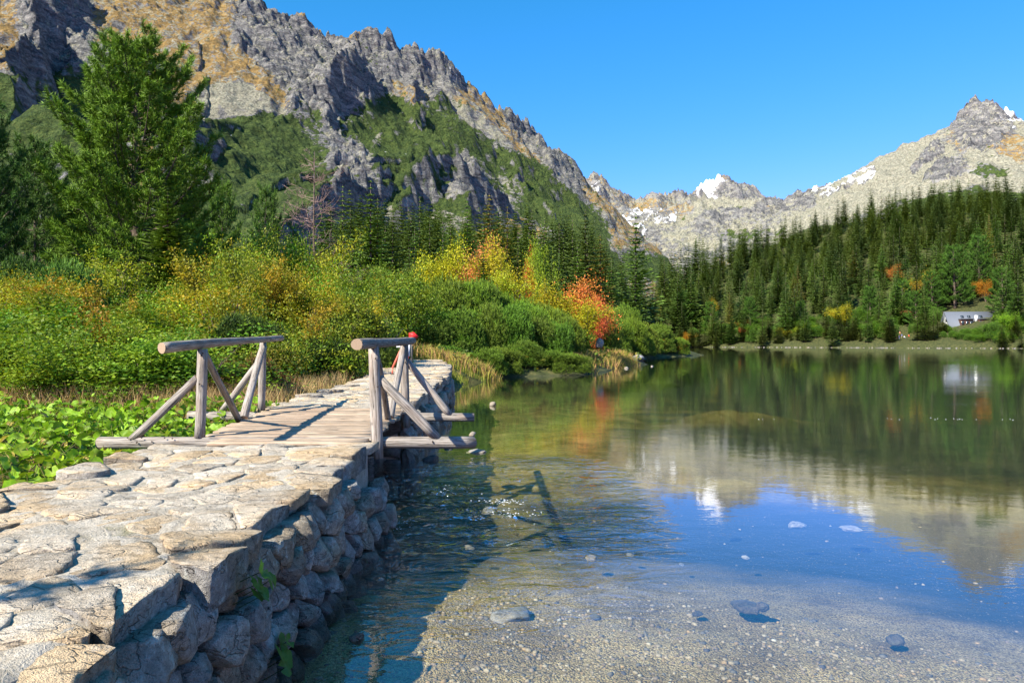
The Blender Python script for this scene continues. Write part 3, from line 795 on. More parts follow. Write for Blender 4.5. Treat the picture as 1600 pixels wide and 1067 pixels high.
def stone_mesh(poly, gap, thick, bulge, rnd, mapf, m=14, tilt=0.02, rough=0.012, rings=None, mat=None, over=0.0, facets=0):
    """a stone filling a cell of its wall or paving; mapf(a, b, h) -> world"""
    c = poly.mean(0)
    P = resample(poly, m, rnd)
    d = P - c; r = np.hypot(d[:, 0], d[:, 1])[:, None]
    P = c + d * np.clip((r - gap) / r, 0.3, 1) * (1 + rnd.uniform(-0.09, 0.04, (m, 1)))
    size = float(r.mean())
    tl = rnd.uniform(-tilt, tilt, 2) / max(size, 0.05)
    if rings is None:
        rings = [(0.97, -thick), (1.0, -thick * 0.4), (1.0, -0.010), (0.985, bulge * 0.3), (0.80, bulge * 0.75), (0.52, bulge * 0.95), (0.26, bulge)]
    V = []
    fac = []
    for _ in range(facets):
        an = rnd.uniform(0, 6.283); fac.append((math.cos(an), math.sin(an), size * rnd.uniform(-0.1, 0.6), rnd.uniform(0.25, 1.1) if thick == 0.10 else rnd.uniform(0.05, 0.16)))
    for k, (s, h) in enumerate(rings):
        q = c + (P - c) * s
        hh = h + ((q - c) @ tl if h > -thick * 0.9 else 0)
        if h > -thick * 0.9:
            hh = hh + rough * fbm(q[:, 0] * 9 + 31, q[:, 1] * 9, 3, 91) * (1 if k > 1 else 0.5)
            q = q + rnd.uniform(-1, 1, q.shape) * rough * 0.5
        hh = np.array(np.broadcast_to(hh, (m,)), dtype=float)
        if k > 0:
            for (ux, uy, off, sl) in fac:
                lim = rings[-1][1] - sl * ((q - c) @ np.array([ux, uy]) - off)
                hh = np.where(h > -thick * 0.9, np.minimum(hh, lim), hh)
        V.append(np.column_stack([q, hh]))
    V.append([[c[0], c[1], min([rings[-1][1]] + [rings[-1][1] + sl * off for (ux, uy, off, sl) in fac])]])
    V = np.vstack(V)
    W = mapf(V[:, 0], V[:, 1], V[:, 2])
    nr = len(rings)
    Q = []
    for k in range(nr - 1):
        for j in range(m):
            Q.append((k * m + j, k * m + (j + 1) % m, (k + 1) * m + (j + 1) % m, (k + 1) * m + j))
    T = [((nr - 1) * m + j, (nr - 1) * m + (j + 1) % m, nr * m) for j in range(m)]
    ctr = W.mean(0)
    return W - ctr, Q, T, ctr

_cnt = {}
def add_stone(parent, res, mat, name='stone'):
    W, Q, T, ctr = res
    if isinstance(mat, tuple):
        # worn pale top; rough flanks with the side's shade put into their colour
        m_ = len(T); nq = len(Q)
        me = np_mesh(name, W, [np.array(Q), np.array(T)], mats=list(mat), fmat=[1 if i_ < 2 * m_ else 0 for i_ in range(nq)] + [0] * m_)
    else:
        me = np_mesh(name, W, [np.array(Q), np.array(T)], mat, False)
    o = link(name, me, parent, tuple(ctr - np.array(parent.location)))
    return o

def jitter_sites(x0, x1, y0, y1, dx, dy, rnd, j=0.42):
    S = []
    ny = max(1, int(round((y1 - y0) / dy)))
    for iy in range(ny):
        nx = max(1, int(round((x1 - x0) / dx * rnd.uniform(0.85, 1.15))))
        for ix in range(nx):
            S.append((x0 + (ix + 0.5 + rnd.uniform(-j, j)) * (x1 - x0) / nx, y0 + (iy + 0.5 + rnd.uniform(-j, j)) * (y1 - y0) / ny))
    return S

def causeway(name, label, ys_, xr_, xl_, zt_, cell, sidecell, zbot, mt, ms, seed, limit, yhi_side, front=False, back=False, m=14):
    rnd = np.random.RandomState(seed)
    root = empty(name, (xr_[0], ys_[0], 0))
    tag(root, label, 'stone wall')
    fx = lambda y: np.interp(y, ys_, xr_); fl_ = lambda y: np.interp(y, ys_, xl_); fz = lambda y: np.interp(y, ys_, zt_)
    Wd = 2.3
    def undul(x, y): return 0.035 * fbm(x * 0.9, y * 0.9, 3, seed + 60)
    def map_top(a, b, h):      # a across from the right edge (0..Wd) , b = y
        x = fx(b) + (fl_(b) - fx(b)) * a / Wd
        return np.column_stack([x, b, fz(b) + h + undul(x, b)])
    # core of rubble and mortar
    yy = np.arange(ys_[0] + 0.06, ys_[-1] - 0.06, 0.06 if ys_[0] < 5 else 0.15); aa = np.linspace(0.08, Wd - 0.06, 44 if ys_[0] < 5 else 26)
    A, B = np.meshgrid(aa, yy)
    hh = -0.006 + 0.012 * fbm(A * 5, B * 5, 4, seed + 1) + 0.010 * fbm(A * 16, B * 16, 2, seed + 4)
    hh = hh - 0.10 * sstep(0.12, 0.0, A) - 0.06 * sstep(Wd - 0.1, Wd, A)
    top = map_top(A.ravel(), B.ravel(), hh.ravel())
    V = [top]; Fq = [grid_faces(len(yy), len(aa))[:, ::-1]]
    n0 = len(top)
    # its two sides
    for side in (0, 1):
        edge = top.reshape(len(yy), len(aa), 3)[:, 0 if side == 0 else -1]
        lev = np.linspace(0, 1, 8)
        S_ = np.stack([np.column_stack([edge[:, 0] + (0.05 * l if side == 0 else -0.05 * l), edge[:, 1], edge[:, 2] * (1 - l) + zbot * l]) for l in lev], 1).reshape(-1, 3)
        f = grid_faces(len(yy), 8) + n0
        V.append(S_); Fq.append(f if side == 1 else f[:, ::-1]); n0 += len(S_)
    for e in (0, -1):          # end faces
        edge = top.reshape(len(yy), len(aa), 3)[e]
        S_ = np.concatenate([edge, edge * [1, 1, 0] + [0, 0, zbot]])
        k = len(aa); i = np.arange(k - 1)
        f = np.stack([i, i + 1, i + 1 + k, i + k], 1) + n0
        V.append(S_); Fq.append(f if e == -1 else f[:, ::-1]); n0 += len(S_)
    V = np.concatenate(V) - np.array(root.location)
    o = link('mortar_core', np_mesh('mortar_core', V, np.concatenate(Fq), M_MORTAR, True), root)
    # paving
    S = jitter_sites(0.0, Wd, ys_[0], ys_[-1], cell[0], cell[1], rnd)
    S = [s for s in S if rnd.uniform() > (0.12 if ys_[0] < 5 else 0.05)]
    polys = voronoi(S, -0.04, ys_[0], Wd + 0.04, ys_[-1])
    tops = []; cnt = 0
    rest = MB()
    for s, p in zip(S, polys):
        if p is None: continue
        edge = s[0] < cell[0] * 0.6 or s[0] > Wd - cell[0] * 0.6
        th = rnd.uniform(0.10, 0.26) if edge else 0.07
        if edge and s[0] < 1:                         # rim stones hang out unevenly over the wall face
            p = p.copy(); q = p[:, 0] < 0.05; p[q, 0] -= rnd.uniform(-0.06, 0.13)
        g = rnd.uniform(0.0, 0.012)
        size = np.ptp(p, 0).mean()
        lift = rnd.uniform(-0.008, 0.012) + (rnd.uniform(-0.02, 0.05) if edge else 0)
        mf = (lambda a, b, h, L=lift: map_top(a, b, h + L))
        r = stone_mesh(p, g, th, rnd.uniform(0.001, 0.005), rnd, mf, m=m + (8 if ys_[0] < 5 and s[1] < 5 else 2), tilt=0.013 if not edge else 0.006, rough=0.006 if not edge else 0.010, facets=2 if edge else 1)
        r = (r[0], [q[::-1] for q in r[1]], [q[::-1] for q in r[2]], r[3])
        cnt += 1
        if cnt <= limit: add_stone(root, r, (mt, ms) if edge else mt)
        else: rest.add(r[0] + r[3] - np.array(root.location), r[2], r[1])
    if rest.n: tag(link('far_stones', rest.mesh('far_stones', mt), root), kind='stuff')
    # the faces of the wall: rough boulders
    def face(y0, y1, side, cx, cy, lim):
        zt = -0.11
        S = jitter_sites(y0, y1, zbot + 0.05, fz((y0 + y1) / 2) + zt, cx, cy, rnd, 0.40)
        polys = voronoi(S, y0, zbot, y1, float(fz((y0 + y1) / 2) + zt + 0.02), 0.8)
        for s, p in list(zip(S, polys))[:lim]:
            if p is None: continue
            batter = lambda z: 0.10 * (1 - np.clip(z, -0.3, 1))
            if side == 0: mf = lambda a, b, h: np.column_stack([fx(a) + h + batter(b), a, b])
            else: mf = lambda a, b, h: np.column_stack([fl_(a) - h - batter(b), a, b])
            sz = np.ptp(p, 0).min()
            bu = rnd.uniform(0.07, 0.17) * min(1, sz / 0.22)
            rg = [(0.8, -0.10), (0.98, -0.03), (1.0, bu * 0.55), (0.965, bu * 0.9), (0.80, bu * 1.02), (0.52, bu * 1.05), (0.26, bu * 1.06)]
            r = stone_mesh(p, rnd.uniform(0.006, 0.020), 0.10, bu, rnd, mf, m=m + 6, tilt=0.05, rough=0.014, rings=rg, facets=5)
            if side == 1:
                r = (r[0], [q[::-1] for q in r[1]], [q[::-1] for q in r[2]], r[3])
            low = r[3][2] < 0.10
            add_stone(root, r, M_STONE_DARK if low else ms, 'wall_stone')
    face(ys_[0], yhi_side, 0, sidecell[0], sidecell[1], 150)
    face(ys_[0], yhi_side, 1, sidecell[0] * 1.3, sidecell[1] * 1.3, 40)
    # end face under the bridge
    def endface(y, sgn):
        S = jitter_sites(float(fl_(y)), float(fx(y)), zbot + 0.05, float(fz(y)) - 0.12, 0.42, 0.30, rnd, 0.38)
        polys = voronoi(S, float(fl_(y)), zbot, float(fx(y)), float(fz(y)) - 0.10)
        for s, p in zip(S, polys):
            if p is None: continue
            mf = lambda a, b, h: np.column_stack([a, y + sgn * h + np.zeros_like(a), b])
            bu = rnd.uniform(0.05, 0.12)
            rg = [(0.8, -0.10), (0.98, -0.02), (0.97, bu * 0.35), (0.86, bu * 0.75), (0.6, bu * 1.0), (0.3, bu * 1.05)]
            r = stone_mesh(p, 0.012, 0.1, bu, rnd, mf, m=m, tilt=0.05, rough=0.014, rings=rg, facets=5)
            if sgn > 0: r = (r[0], [q[::-1] for q in r[1]], [q[::-1] for q in r[2]], r[3])
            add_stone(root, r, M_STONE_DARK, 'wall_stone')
    if front: endface(ys_[0], -1)
    if back: endface(ys_[-1], 1)
    return root

near_wall = causeway('stone_causeway', 'near stretch of pale stone causeway with boulder side wall in front of the bridge',
    [0.2, 2.0, 4.0, 7.55], [-1.64, -1.62, -1.55, -1.45], [-3.55, -3.6, -3.66, -3.80], [0.85, 0.85, 0.85, 0.86],
    (0.40, 0.24), (0.25, 0.24), -0.45, M_STONE_TOP, M_STONE_SIDE, 7, 290, 7.55, back=True, m=16)
far_wall = causeway('stone_causeway', 'far stretch of pale stone causeway between bridge and dwarf pines',
    [11.55, 15, 18, 24, 29, 33.2], [-1.80, -1.86, -1.95, -2.2, -2.6, -3.5], [-4.22, -4.28, -4.35, -4.6, -5.0, -5.7], [0.86, 0.865, 0.88, 0.95, 1.03, 1.17],
    (0.46, 0.48), (0.50, 0.30), -0.6, M_STONE_TOP, M_STONE_SIDE, 17, 290, 30.0, front=True, m=12)

# ------------------------------------------------------------------ wooden footbridge
bridge = empty('footbridge', (-2.7, 9.7, 0.85))
tag(bridge, 'weathered wooden footbridge with log rails spanning the stream gap in the causeway', 'footbridge')
BL = np.array(bridge.location)
def log(name, p0, p1, r0, r1=None, n=12, bend=0.0, seed=0, cut0=0.0, cut1=0.0, label=None):
    """a pole from p0 to p1; local z runs along it"""
    p0 = Vector(p0); p1 = Vector(p1); r1 = r1 or r0
    L = (p1 - p0).length; rnd = np.random.RandomState(seed + 100)
    ns = max(4, int(L / 0.16)); mb = MB()
    V = []
    for i in range(ns + 1):
        t = i / ns; z = L * t
        r = r0 + (r1 - r0) * t; r *= 1 + 0.035 * math.sin(7 * t + seed) + rnd.uniform(-0.02, 0.02)
        ox = bend * math.sin(math.pi * t) + 0.006 * math.sin(5 * t + seed * 2); oy = bend * 0.6 * math.sin(math.pi * t * 1.3 + seed)
        for k in range(n):
            a = 2 * math.pi * k / n
            rr_ = r * (1 + 0.03 * math.sin(3 * a + seed))
            x, y = rr_ * math.cos(a) + ox, rr_ * math.sin(a) + oy
            zz = z
            if i == 0: zz += cut0 * (x / r0)
            if i == ns: zz += cut1 * (x / r1)
            V.append((x, y, zz))
    Q = [(i * n + k, i * n + (k + 1) % n, (i + 1) * n + (k + 1) % n, (i + 1) * n + k) for i in range(ns) for k in range(n)]
    V.append((0, 0, 0)); V.append((bend * 0, 0, L))
    a0 = len(V) - 2
    T = [(a0, (k + 1) % n, k) for k in range(n)] + [(a0 + 1, ns * n + k, ns * n + (k + 1) % n) for k in range(n)]
    me = np_mesh(name, V, [np.array(Q), np.array(T)], mats=[M_LOG, M_CUT], fmat=[0] * len(Q) + [1] * len(T))
    me.polygons.foreach_set('use_smooth', [True] * len(Q) + [False] * len(T))
    o = link(name, me, bridge)
    d = (p1 - p0).normalized()
    o.matrix_local = Matrix.Translation(p0 - Vector(BL)) @ d.to_track_quat('Z', 'Y').to_matrix().to_4x4()
    return o
def bp(px, py, Y): return Vector(wpt(px, py, Y))
M_IRON = m_simple('rusty_iron', (0.05, 0.03, 0.02), 0.6, 0.5)
# bearer logs
log('bearer_log', bp(155, 692, 8.12), bp(738, 691, 8.12), 0.070, 0.068, seed=1, cut0=0.01, cut1=-0.06)
log('bearer_log', bp(295, 650, 11.42), bp(741, 652, 11.42), 0.078, 0.065, seed=2)
# posts
log('post', (-3.60, 8.12, 0.86), bp(317, 545, 8.12), 0.060, 0.056, seed=3)
log('post', (-4.06, 11.40, 0.86), bp(411, 534, 11.40), 0.062, 0.055, seed=4)
log('post', bp(590, 716, 8.04), bp(584, 541, 8.04), 0.070, 0.064, seed=5)
log('post', bp(634, 668, 11.35), bp(632, 536, 11.35), 0.070, 0.062, seed=6)
# hand rails
log('handrail', bp(253, 545, 6.95), bp(440, 527, 12.7), 0.056, 0.048, seed=7, bend=0.02, cut0=0.055)
log('handrail', bp(557, 539, 6.95), bp(645, 532, 12.4), 0.056, 0.064, seed=8, bend=0.01)
# braces
log('brace', bp(210, 684, 8.12), bp(309, 590, 8.12), 0.050, 0.045, seed=9, cut0=0.04)
log('brace', bp(348, 641, 11.42), bp(408, 561, 11.42), 0.055, 0.05, seed=10, cut0=0.04)
log('brace', bp(681, 683, 8.12), bp(592, 590, 8.08), 0.058, 0.052, seed=11, cut0=-0.04)
log('brace', bp(704, 650, 11.42), bp(636, 564, 11.38), 0.060, 0.055, seed=12, cut0=-0.04)
log('brace', bp(372, 656, 9.95), bp(319, 551, 8.2), 0.045, 0.040, seed=13, label=1)
log('brace', bp(381, 655, 10.05), bp(412, 541, 11.3), 0.060, 0.055, seed=14, bend=0.02)
log('brace', bp(607, 655, 10.0), bp(588, 556, 8.15), 0.045, 0.042, seed=15)
log('brace', bp(610, 653, 10.1), bp(630, 541, 11.3), 0.058, 0.052, seed=16)
# bolt heads where braces meet posts and bearers
def bolt(px, py, Y):
    mb = MB(); mb.tube([(0, 0, 0), (0, -0.014, 0)], [0.011, 0.009], 6)
    p = bp(px, py, Y); link('bolt_head', mb.mesh('bolt_head', M_IRON), bridge, tuple(np.array(p) - BL))
for q in ((315, 556, 8.05), (317, 552, 8.05), (587, 560, 7.97), (590, 604, 7.97), (589, 700, 7.97), (312, 600, 8.05), (633, 566, 11.28), (411, 560, 11.33), (676, 690, 8.05), (214, 691, 8.04)): bolt(*q)
# deck planks, each its own board with ragged ends
rnd = np.random.RandomState(3)
y = 7.62
while y < 11.62:
    w = rnd.uniform(0.10, 0.165)
    yc = y + w / 2
    y += w + rnd.uniform(0.006, 0.014)
    if abs(yc - 8.12) < 0.075 or abs(yc - 11.42) < 0.07: continue
    fr_ = (yc - 8.1) / 3.3
    xr = -1.62 - 0.12 * fr_ + rnd.uniform(-0.05, 0.06); xl = -3.52 - 0.46 * fr_ + rnd.uniform(-0.10, 0.06)
    if yc < 8: xl = -3.3
    th = 0.045; L = xr - xl; ns = 9
    V = []; lift = rnd.uniform(-0.004, 0.008); crown = rnd.uniform(-0.004, 0.006)
    for i in range(ns + 1):
        z = L * i / ns - L / 2
        e = (0.5 + 0.5 * math.sin(i * 1.7 + yc * 9)) * 0.004
        for (u, v) in ((-1, -1), (1, -1), (1, 0.8), (0.9, 1), (-0.9, 1), (-1, 0.8)):
            V.append((u * (w / 2 + e - 0.002), v * th / 2 + crown * math.sin(math.pi * i / ns), z + (rnd.uniform(-0.006, 0.006) if i in (0, ns) else 0)))
    Q = [(i * 6 + k, i * 6 + (k + 1) % 6, (i + 1) * 6 + (k + 1) % 6, (i + 1) * 6 + k) for i in range(ns) for k in range(6)]
    T = [(0, k + 1, k) for k in range(1, 5)] + [(ns * 6, ns * 6 + k, ns * 6 + k + 1) for k in range(1, 5)]
    me = np_mesh('plank', V, [np.array(Q), np.array(T)], mat=M_PLANK)
    o = link('plank', me, bridge)
    rot = Matrix(((0, 0, 1), (1, 0, 0), (0, 1, 0))).to_4x4()
    o.matrix_local = Matrix.Translation(((xl + xr) / 2 - BL[0], yc - BL[1], 0.862 - th / 2 + lift - BL[2] + 0.004)) @ rot
# stringers below the deck
for xs_ in (-1.95, -2.7, -3.4):
    log('stringer', (xs_, 7.7, 0.735), (xs_ - 0.2, 11.6, 0.735), 0.065, 0.062, seed=20 + int(-xs_ * 10))
for (px, py, Y, s) in ((200, 684, 8.05, -1), (222, 684, 8.05, -1), (238, 690, 8.05, 0), (258, 684, 8.05, -1), (270, 685, 8.05, 0)):
    p = bp(px, py, Y)
    mb = MB(); mb.tube([(0, 0.0, 0), (0, -0.012, 0.004)], [0.008, 0.008], 6)
    link('nail_head', mb.mesh('nail_head', M_IRON), bridge, tuple(np.array(p) - BL + np.array([0, -0.005, 0])))

# ------------------------------------------------------------------ pebbles and boulders
def ico(sub):
    bm = bmesh.new(); bmesh.ops.create_icosphere(bm, subdivisions=sub, radius=1.0)
    V = np.array([v.co[:] for v in bm.verts]); F = np.array([[v.index for v in f.verts] for f in bm.faces]); bm.free()
    return V, F
IV1, IF1 = ico(1); IV3, IF3 = ico(3); IV2, IF2 = ico(2)
def rock_verts(seed, sub=3, sx=1, sy=1, sz=0.7, rough=0.16, planes=9):
    rnd = np.random.RandomState(seed)
    V = (IV3 if sub == 3 else IV2).copy()
    for i in range(planes):
        n = rnd.normal(size=3); n /= np.linalg.norm(n); d = rnd.uniform(0.55, 0.85)
        k = V @ n; m = k > d
        V[m] -= np.outer((k[m] - d) * 0.92, n)
    V += (rough * fbm(V[:, 0] * 1.7 + seed, V[:, 1] * 1.7 + V[:, 2] * 1.3, 4, seed % 50))[:, None] * V
    return V * [sx, sy, sz]
def bed_z(x, y): return gz(x, y)

R = np.random.RandomState(12)
N = 17000
u = R.uniform(0, 1, N)
yb = 3.6 + 7.5 * u ** 1.5; xb = R.uniform(-1.5, 1, N) ; xb = -1.3 + R.uniform(0, 1, N) * (0.9 * yb + 1.0)
q_ = np.hypot(xb, yb) + 0.22 * xb
keep_ = (R.uniform(0, 1, N) > sstep(5.6, 7.2, q_) * 0.985); xb, yb = xb[keep_], yb[keep_]; N = len(xb)
zb, db = ground_z(xb, yb)
sz = np.exp(R.normal(math.log(0.0065), 0.62, N)) * (0.7 + 0.12 * yb); sz = np.clip(sz, 0.003, 0.026)
gxx = 2.0 * (yb - 7) 
th = R.uniform(0, 6.28, N); fx_ = R.uniform(0.7, 1.3, N); fy_ = R.uniform(0.6, 1.0, N); fz_ = R.uniform(0.35, 0.6, N)
P = IV1[None] * np.stack([sz * fx_, sz * fy_, sz * fz_], 1)[:, None, :] * R.uniform(0.8, 1.15, (N, len(IV1), 1))
ca, sa = np.cos(th)[:, None], np.sin(th)[:, None]
PX = P[..., 0] * ca - P[..., 1] * sa + xb[:, None]; PY = P[..., 0] * sa + P[..., 1] * ca + yb[:, None]; PZ = P[..., 2] + (zb + sz * 0.15)[:, None]
V = np.stack([PX, PY, PZ], -1).reshape(-1, 3)
nv = len(IV1)
F = (IF1[None] + (np.arange(N) * nv)[:, None, None]).reshape(-1, 3)
pal = np.array([(0.38, 0.30, 0.19), (0.28, 0.21, 0.14), (0.46, 0.39, 0.27), (0.17, 0.15, 0.12), (0.55, 0.50, 0.40), (0.40, 0.27, 0.13), (0.11, 0.10, 0.10), (0.42, 0.34, 0.22)])
pc = 0.85 * pal[R.choice(len(pal), N, p=[.26, .24, .05, .16, .005, .125, .06, .10])] * R.uniform(0.8, 1.15, (N, 1))
m_peb = NT('pebbles'); pcol = m_peb.attr('col').outputs['Color']
pc_n = m_peb.mix(1.0, pcol, m_peb.ramp(m_peb.noise(m_peb.pos(), 90, 3), [(0.35, 0.75), (0.65, 1.15)]), 'MULTIPLY'); m_peb.bsdf(pc_n, 0.8)
tag(link('pebbles', np_mesh('pebbles', V, F, m_peb.mat, True, cols=np.repeat(pc, nv, 0))), 'brown and grey pebbles lying on the shallow lake floor', 'pebbles', kind='stuff')

def boulder(px, py, zlevel, w, label, mat=None, hz=0.5, seed=0, group=None, name='boulder', Y=None, sink=0.25, dy=0.8):
    """a single rock; w = width in photo pixels at its base point"""
    if Y is None: Y = (EYE - zlevel) * FP / (py - HOR)
    x = (px - 800) / FP * Y
    r = w / FP * Y / 2
    V = rock_verts(seed + 1, 3 if w > 22 else 2, r, r * dy, r * hz)
    rz = seed * 1.3
    V = np.column_stack([V[:, 0] * math.cos(rz) - V[:, 1] * math.sin(rz), V[:, 0] * math.sin(rz) + V[:, 1] * math.cos(rz), V[:, 2]])
    z0 = zlevel + r * hz * (1 - 2 * sink)
    me = np_mesh(name, V, IF3 if w > 22 else IF2, mat or M_STONE_PALE, False)
    o = link(name, me, None, (x, Y, z0)); tag(o, label, 'rock', group)
    return o
bl = [
    (800, 966, -0.20, 80, 'long low pale boulder with dark underside in the clear shallows', M_STONE_PALE, 0.28, 3),
    (925, 876, -0.16, 26, 'small rounded white rock in the blue reflection nearest the gravel', M_STONE_PALE, 0.45, 4),
    (1244, 823, -0.18, 32, 'flat angular white rock shining through blue water', M_STONE_PALE, 0.35, 5),
    (1165, 952, -0.14, 60, 'wide flat dark brown rock lying under shallow water', M_STONE_DARK, 0.25, 6),
    (1190, 953, -0.12, 22, 'small dark pointed rock beside the wide flat one', M_STONE_DARK, 0.8, 7),
    (1398, 1004, -0.16, 32, 'dark blue grey rock lying alone on pale gravel', M_STONE_DARK, 0.55, 8),
    (770, 634, 0.0, 14, 'small white boulder standing out of still water past the bridge', M_STONE_PALE, 0.7, 9),
    (738, 682, 0.0, 16, 'round stone at the end of the near bearer log', M_STONE_PALE, 0.7, 10),
    (745, 709, -0.05, 40, 'flat brown rock at the waterline beyond the near bearer log', M_STONE_PALE, 0.3, 11),
    (673, 722, -0.02, 30, 'dark wet rock in the stream below the bridge', M_STONE_DARK, 0.6, 12),
    (765, 800, -0.12, 34, 'yellowish rock under the green riffle', M_STONE_PALE, 0.3, 13),
    (733, 857, -0.12, 22, 'yellow green stone below the riffle edge', M_STONE_PALE, 0.35, 14),
    (557, 1003, -0.02, 26, 'round black stone breaking the water beside the wall', M_STONE_DARK, 0.8, 15),
    (590, 815, -0.02, 34, 'dark stone wedged at the foot of the wall corner', M_STONE_DARK, 0.6, 16),
    (930, 965, -0.17, 20, 'small dark grey rock in front of the blue water', M_STONE_DARK, 0.5, 17),
    (1065, 883, -0.20, 12, 'tiny white stone beside the blue reflection', M_STONE_PALE, 0.5, 18),
    (1165, 872, -0.22, 16, 'small pinkish stone under blue water', M_STONE_PALE, 0.4, 19),
    (1090, 960, -0.16, 22, 'low dark stone among scattered pebbles', M_STONE_DARK, 0.4, 20),
    (985, 868, -0.24, 16, 'pale flat stone deep in the blue reflection', M_STONE_PALE, 0.4, 21),
    (1120, 806, -0.30, 26, 'long pale submerged stone under blue water', M_STONE_PALE, 0.3, 22),
    (1330, 828, -0.28, 40, 'very flat pale submerged slab under blue water', M_STONE_PALE, 0.2, 23),
    (700, 700, -0.02, 18, 'small dark stone beside the near bearer log', M_STONE_DARK, 0.6, 24),
]
for (px, py, z, w, lab, mt, hz, sd) in bl:
    boulder(px, py, z, w, lab, mt, hz, sd)
# rocks on the point of the peninsula
pl_ = [
    (936, 533, 56, 16, 'pale rounded boulder peeping out of the dwarf pines above the point', 1.2, 31, 1.7),
    (905, 576, 53, 22, 'squat pale boulder at the edge of the shore pines', 1.0, 32, 0.2),
    (946, 573, 58, 26, 'grey flat boulder in the shore grass', 0.6, 33, 0.1),
    (942, 566, 62, 16, 'dark grey boulder behind the flat one in the grass', 0.8, 34, 0.3),
    (960, 570, 60, 14, 'white boulder between tufts of grass', 0.7, 35, 0.1),
    (985, 573, 62, 26, 'long white boulder lying at the tip of the grassy spit', 0.4, 36, 0.0),
    (996, 562, 78, 25, 'large white boulder standing in the water off the spit', 0.55, 37, 0.0),
    (979, 580, 54, 9, 'small white rock in the water in front of the spit', 0.6, 38, 0.0),
    (1019, 575, 59, 5, 'tiny white rock alone in the water right of the spit', 0.7, 39, 0.0),
    (931, 583, 50, 7, 'small pale rock at the foot of the grassy shore', 0.7, 40, 0.0),
    (880, 536, 48, 20, 'grey boulder half hidden among dwarf pines', 0.8, 41, 1.6),
]
for (px, py, Y, w, lab, hz, sd, zl) in pl_:
    x = (px - 800) / FP * Y
    boulder(px, py, max(zl, gz(x, Y)) - 0.05, w, lab, M_STONE_PALE, hz, sd, Y=Y, sink=0.2)
boulder(592, 508, 2.3, 46, 'big grey leaning boulder among shrubs behind the bridge', M_STONE_PALE, 0.75, 44, Y=36, sink=0.1)
o = boulder(612, 585, 0.6, 14, 'small grey block beside the far causeway edge', M_STONE_PALE, 0.9, 45, Y=24)
# ------------------------------------------------------------------ vegetation builders
def leaves_at(mb, C, size, rnd, col, colvar=0.25, up=0.35, aspect=0.6, col2=None, m=0, fold=False):
    """one diamond leaf per centre, random facing with a bias upwards"""
    n = len(C)
    N = rnd.normal(size=(n, 3)); N[:, 2] = np.abs(N[:, 2]) + up; N /= np.linalg.norm(N, axis=1)[:, None]
    A = rnd.normal(size=(n, 3)); A -= N * (A * N).sum(1)[:, None]; A /= np.linalg.norm(A, axis=1)[:, None]
    B = np.cross(N, A)
    s = (size * rnd.uniform(0.6, 1.35, n))[:, None]
    P = np.stack([C - A * s * 0.5, C + B * s * aspect * 0.5, C + A * s * 0.5, C - B * s * aspect * 0.5], 1).reshape(-1, 3)
    c = np.array(col)[None] * (1 + rnd.uniform(-colvar, colvar, (n, 1)))
    if col2 is not None:
        t = rnd.uniform(0, 1, (n, 1)) ** 2; c = c * (1 - t) + np.array(col2)[None] * t
    i = np.arange(n)[:, None] * 4 + np.arange(4)[None]
    mb.add(P, None, i, np.repeat(c, 4, 0), m)

def tufts_at(mb, C, D, length, rnd, k=9, width=0.16, col=(0.05, 0.09, 0.02), tip=(0.10, 0.17, 0.03), colvar=0.2, spread=0.75, m=0):
    """brush of needles at each centre C pointing along D"""
    n = len(C)
    D = D / np.linalg.norm(D, axis=1)[:, None]
    L = length * rnd.uniform(0.7, 1.25, n)
    V = np.repeat(C, k, 0); DD = np.repeat(D, k, 0); LL = np.repeat(L, k)[:, None]
    dirs = DD + rnd.normal(size=(n * k, 3)) * spread; dirs /= np.linalg.norm(dirs, axis=1)[:, None]
    along = rnd.uniform(0, 0.8, (n * k, 1))
    base = V + DD * LL * along
    sd = np.cross(dirs, rnd.normal(size=(n * k, 3))); sd /= np.linalg.norm(sd, axis=1)[:, None]
    w = LL * width
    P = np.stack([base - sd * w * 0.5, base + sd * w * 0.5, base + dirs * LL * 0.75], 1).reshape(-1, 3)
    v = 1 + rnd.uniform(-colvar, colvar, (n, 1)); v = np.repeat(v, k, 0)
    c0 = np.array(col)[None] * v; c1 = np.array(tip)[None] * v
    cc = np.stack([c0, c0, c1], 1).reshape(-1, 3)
    i = np.arange(n * k)[:, None] * 3 + np.arange(3)[None]
    mb.add(P, i, None, cc, m)

def grow(rnd, p, d, L, r, depth, out, twigs, wob=0.18, up=0.05, nb=(3, 5), ratio=0.62, ang=0.65):
    """recursive branching; out gets (pts, radii), twigs gets (point, direction)"""
    n = 5; pts = [p]; rads = [r]
    for i in range(n):
        d = d + Vector(rnd.normal(size=3)) * wob + Vector((0, 0, up)); d.normalize()
        p = p + d * (L / n); pts.append(p); rads.append(r * (1 - 0.6 * (i + 1) / n))
        if depth <= 1: twigs.append((p, d.copy()))
    out.append((pts, rads))
    if depth <= 0: return
    for j in range(rnd.randint(nb[0], nb[1] + 1)):
        t = rnd.uniform(0.3, 1.0); k = min(n, max(1, int(t * n)))
        ax = Vector(rnd.normal(size=3)); ax -= d * ax.dot(d)
        if ax.length < 1e-3: continue
        nd = (d + ax.normalized() * ang * rnd.uniform(0.6, 1.4)).normalized()
        grow(rnd, pts[k], nd, L * ratio * rnd.uniform(0.8, 1.2), rads[k] * 0.7, depth - 1, out, twigs, wob, up, nb, ratio, ang)

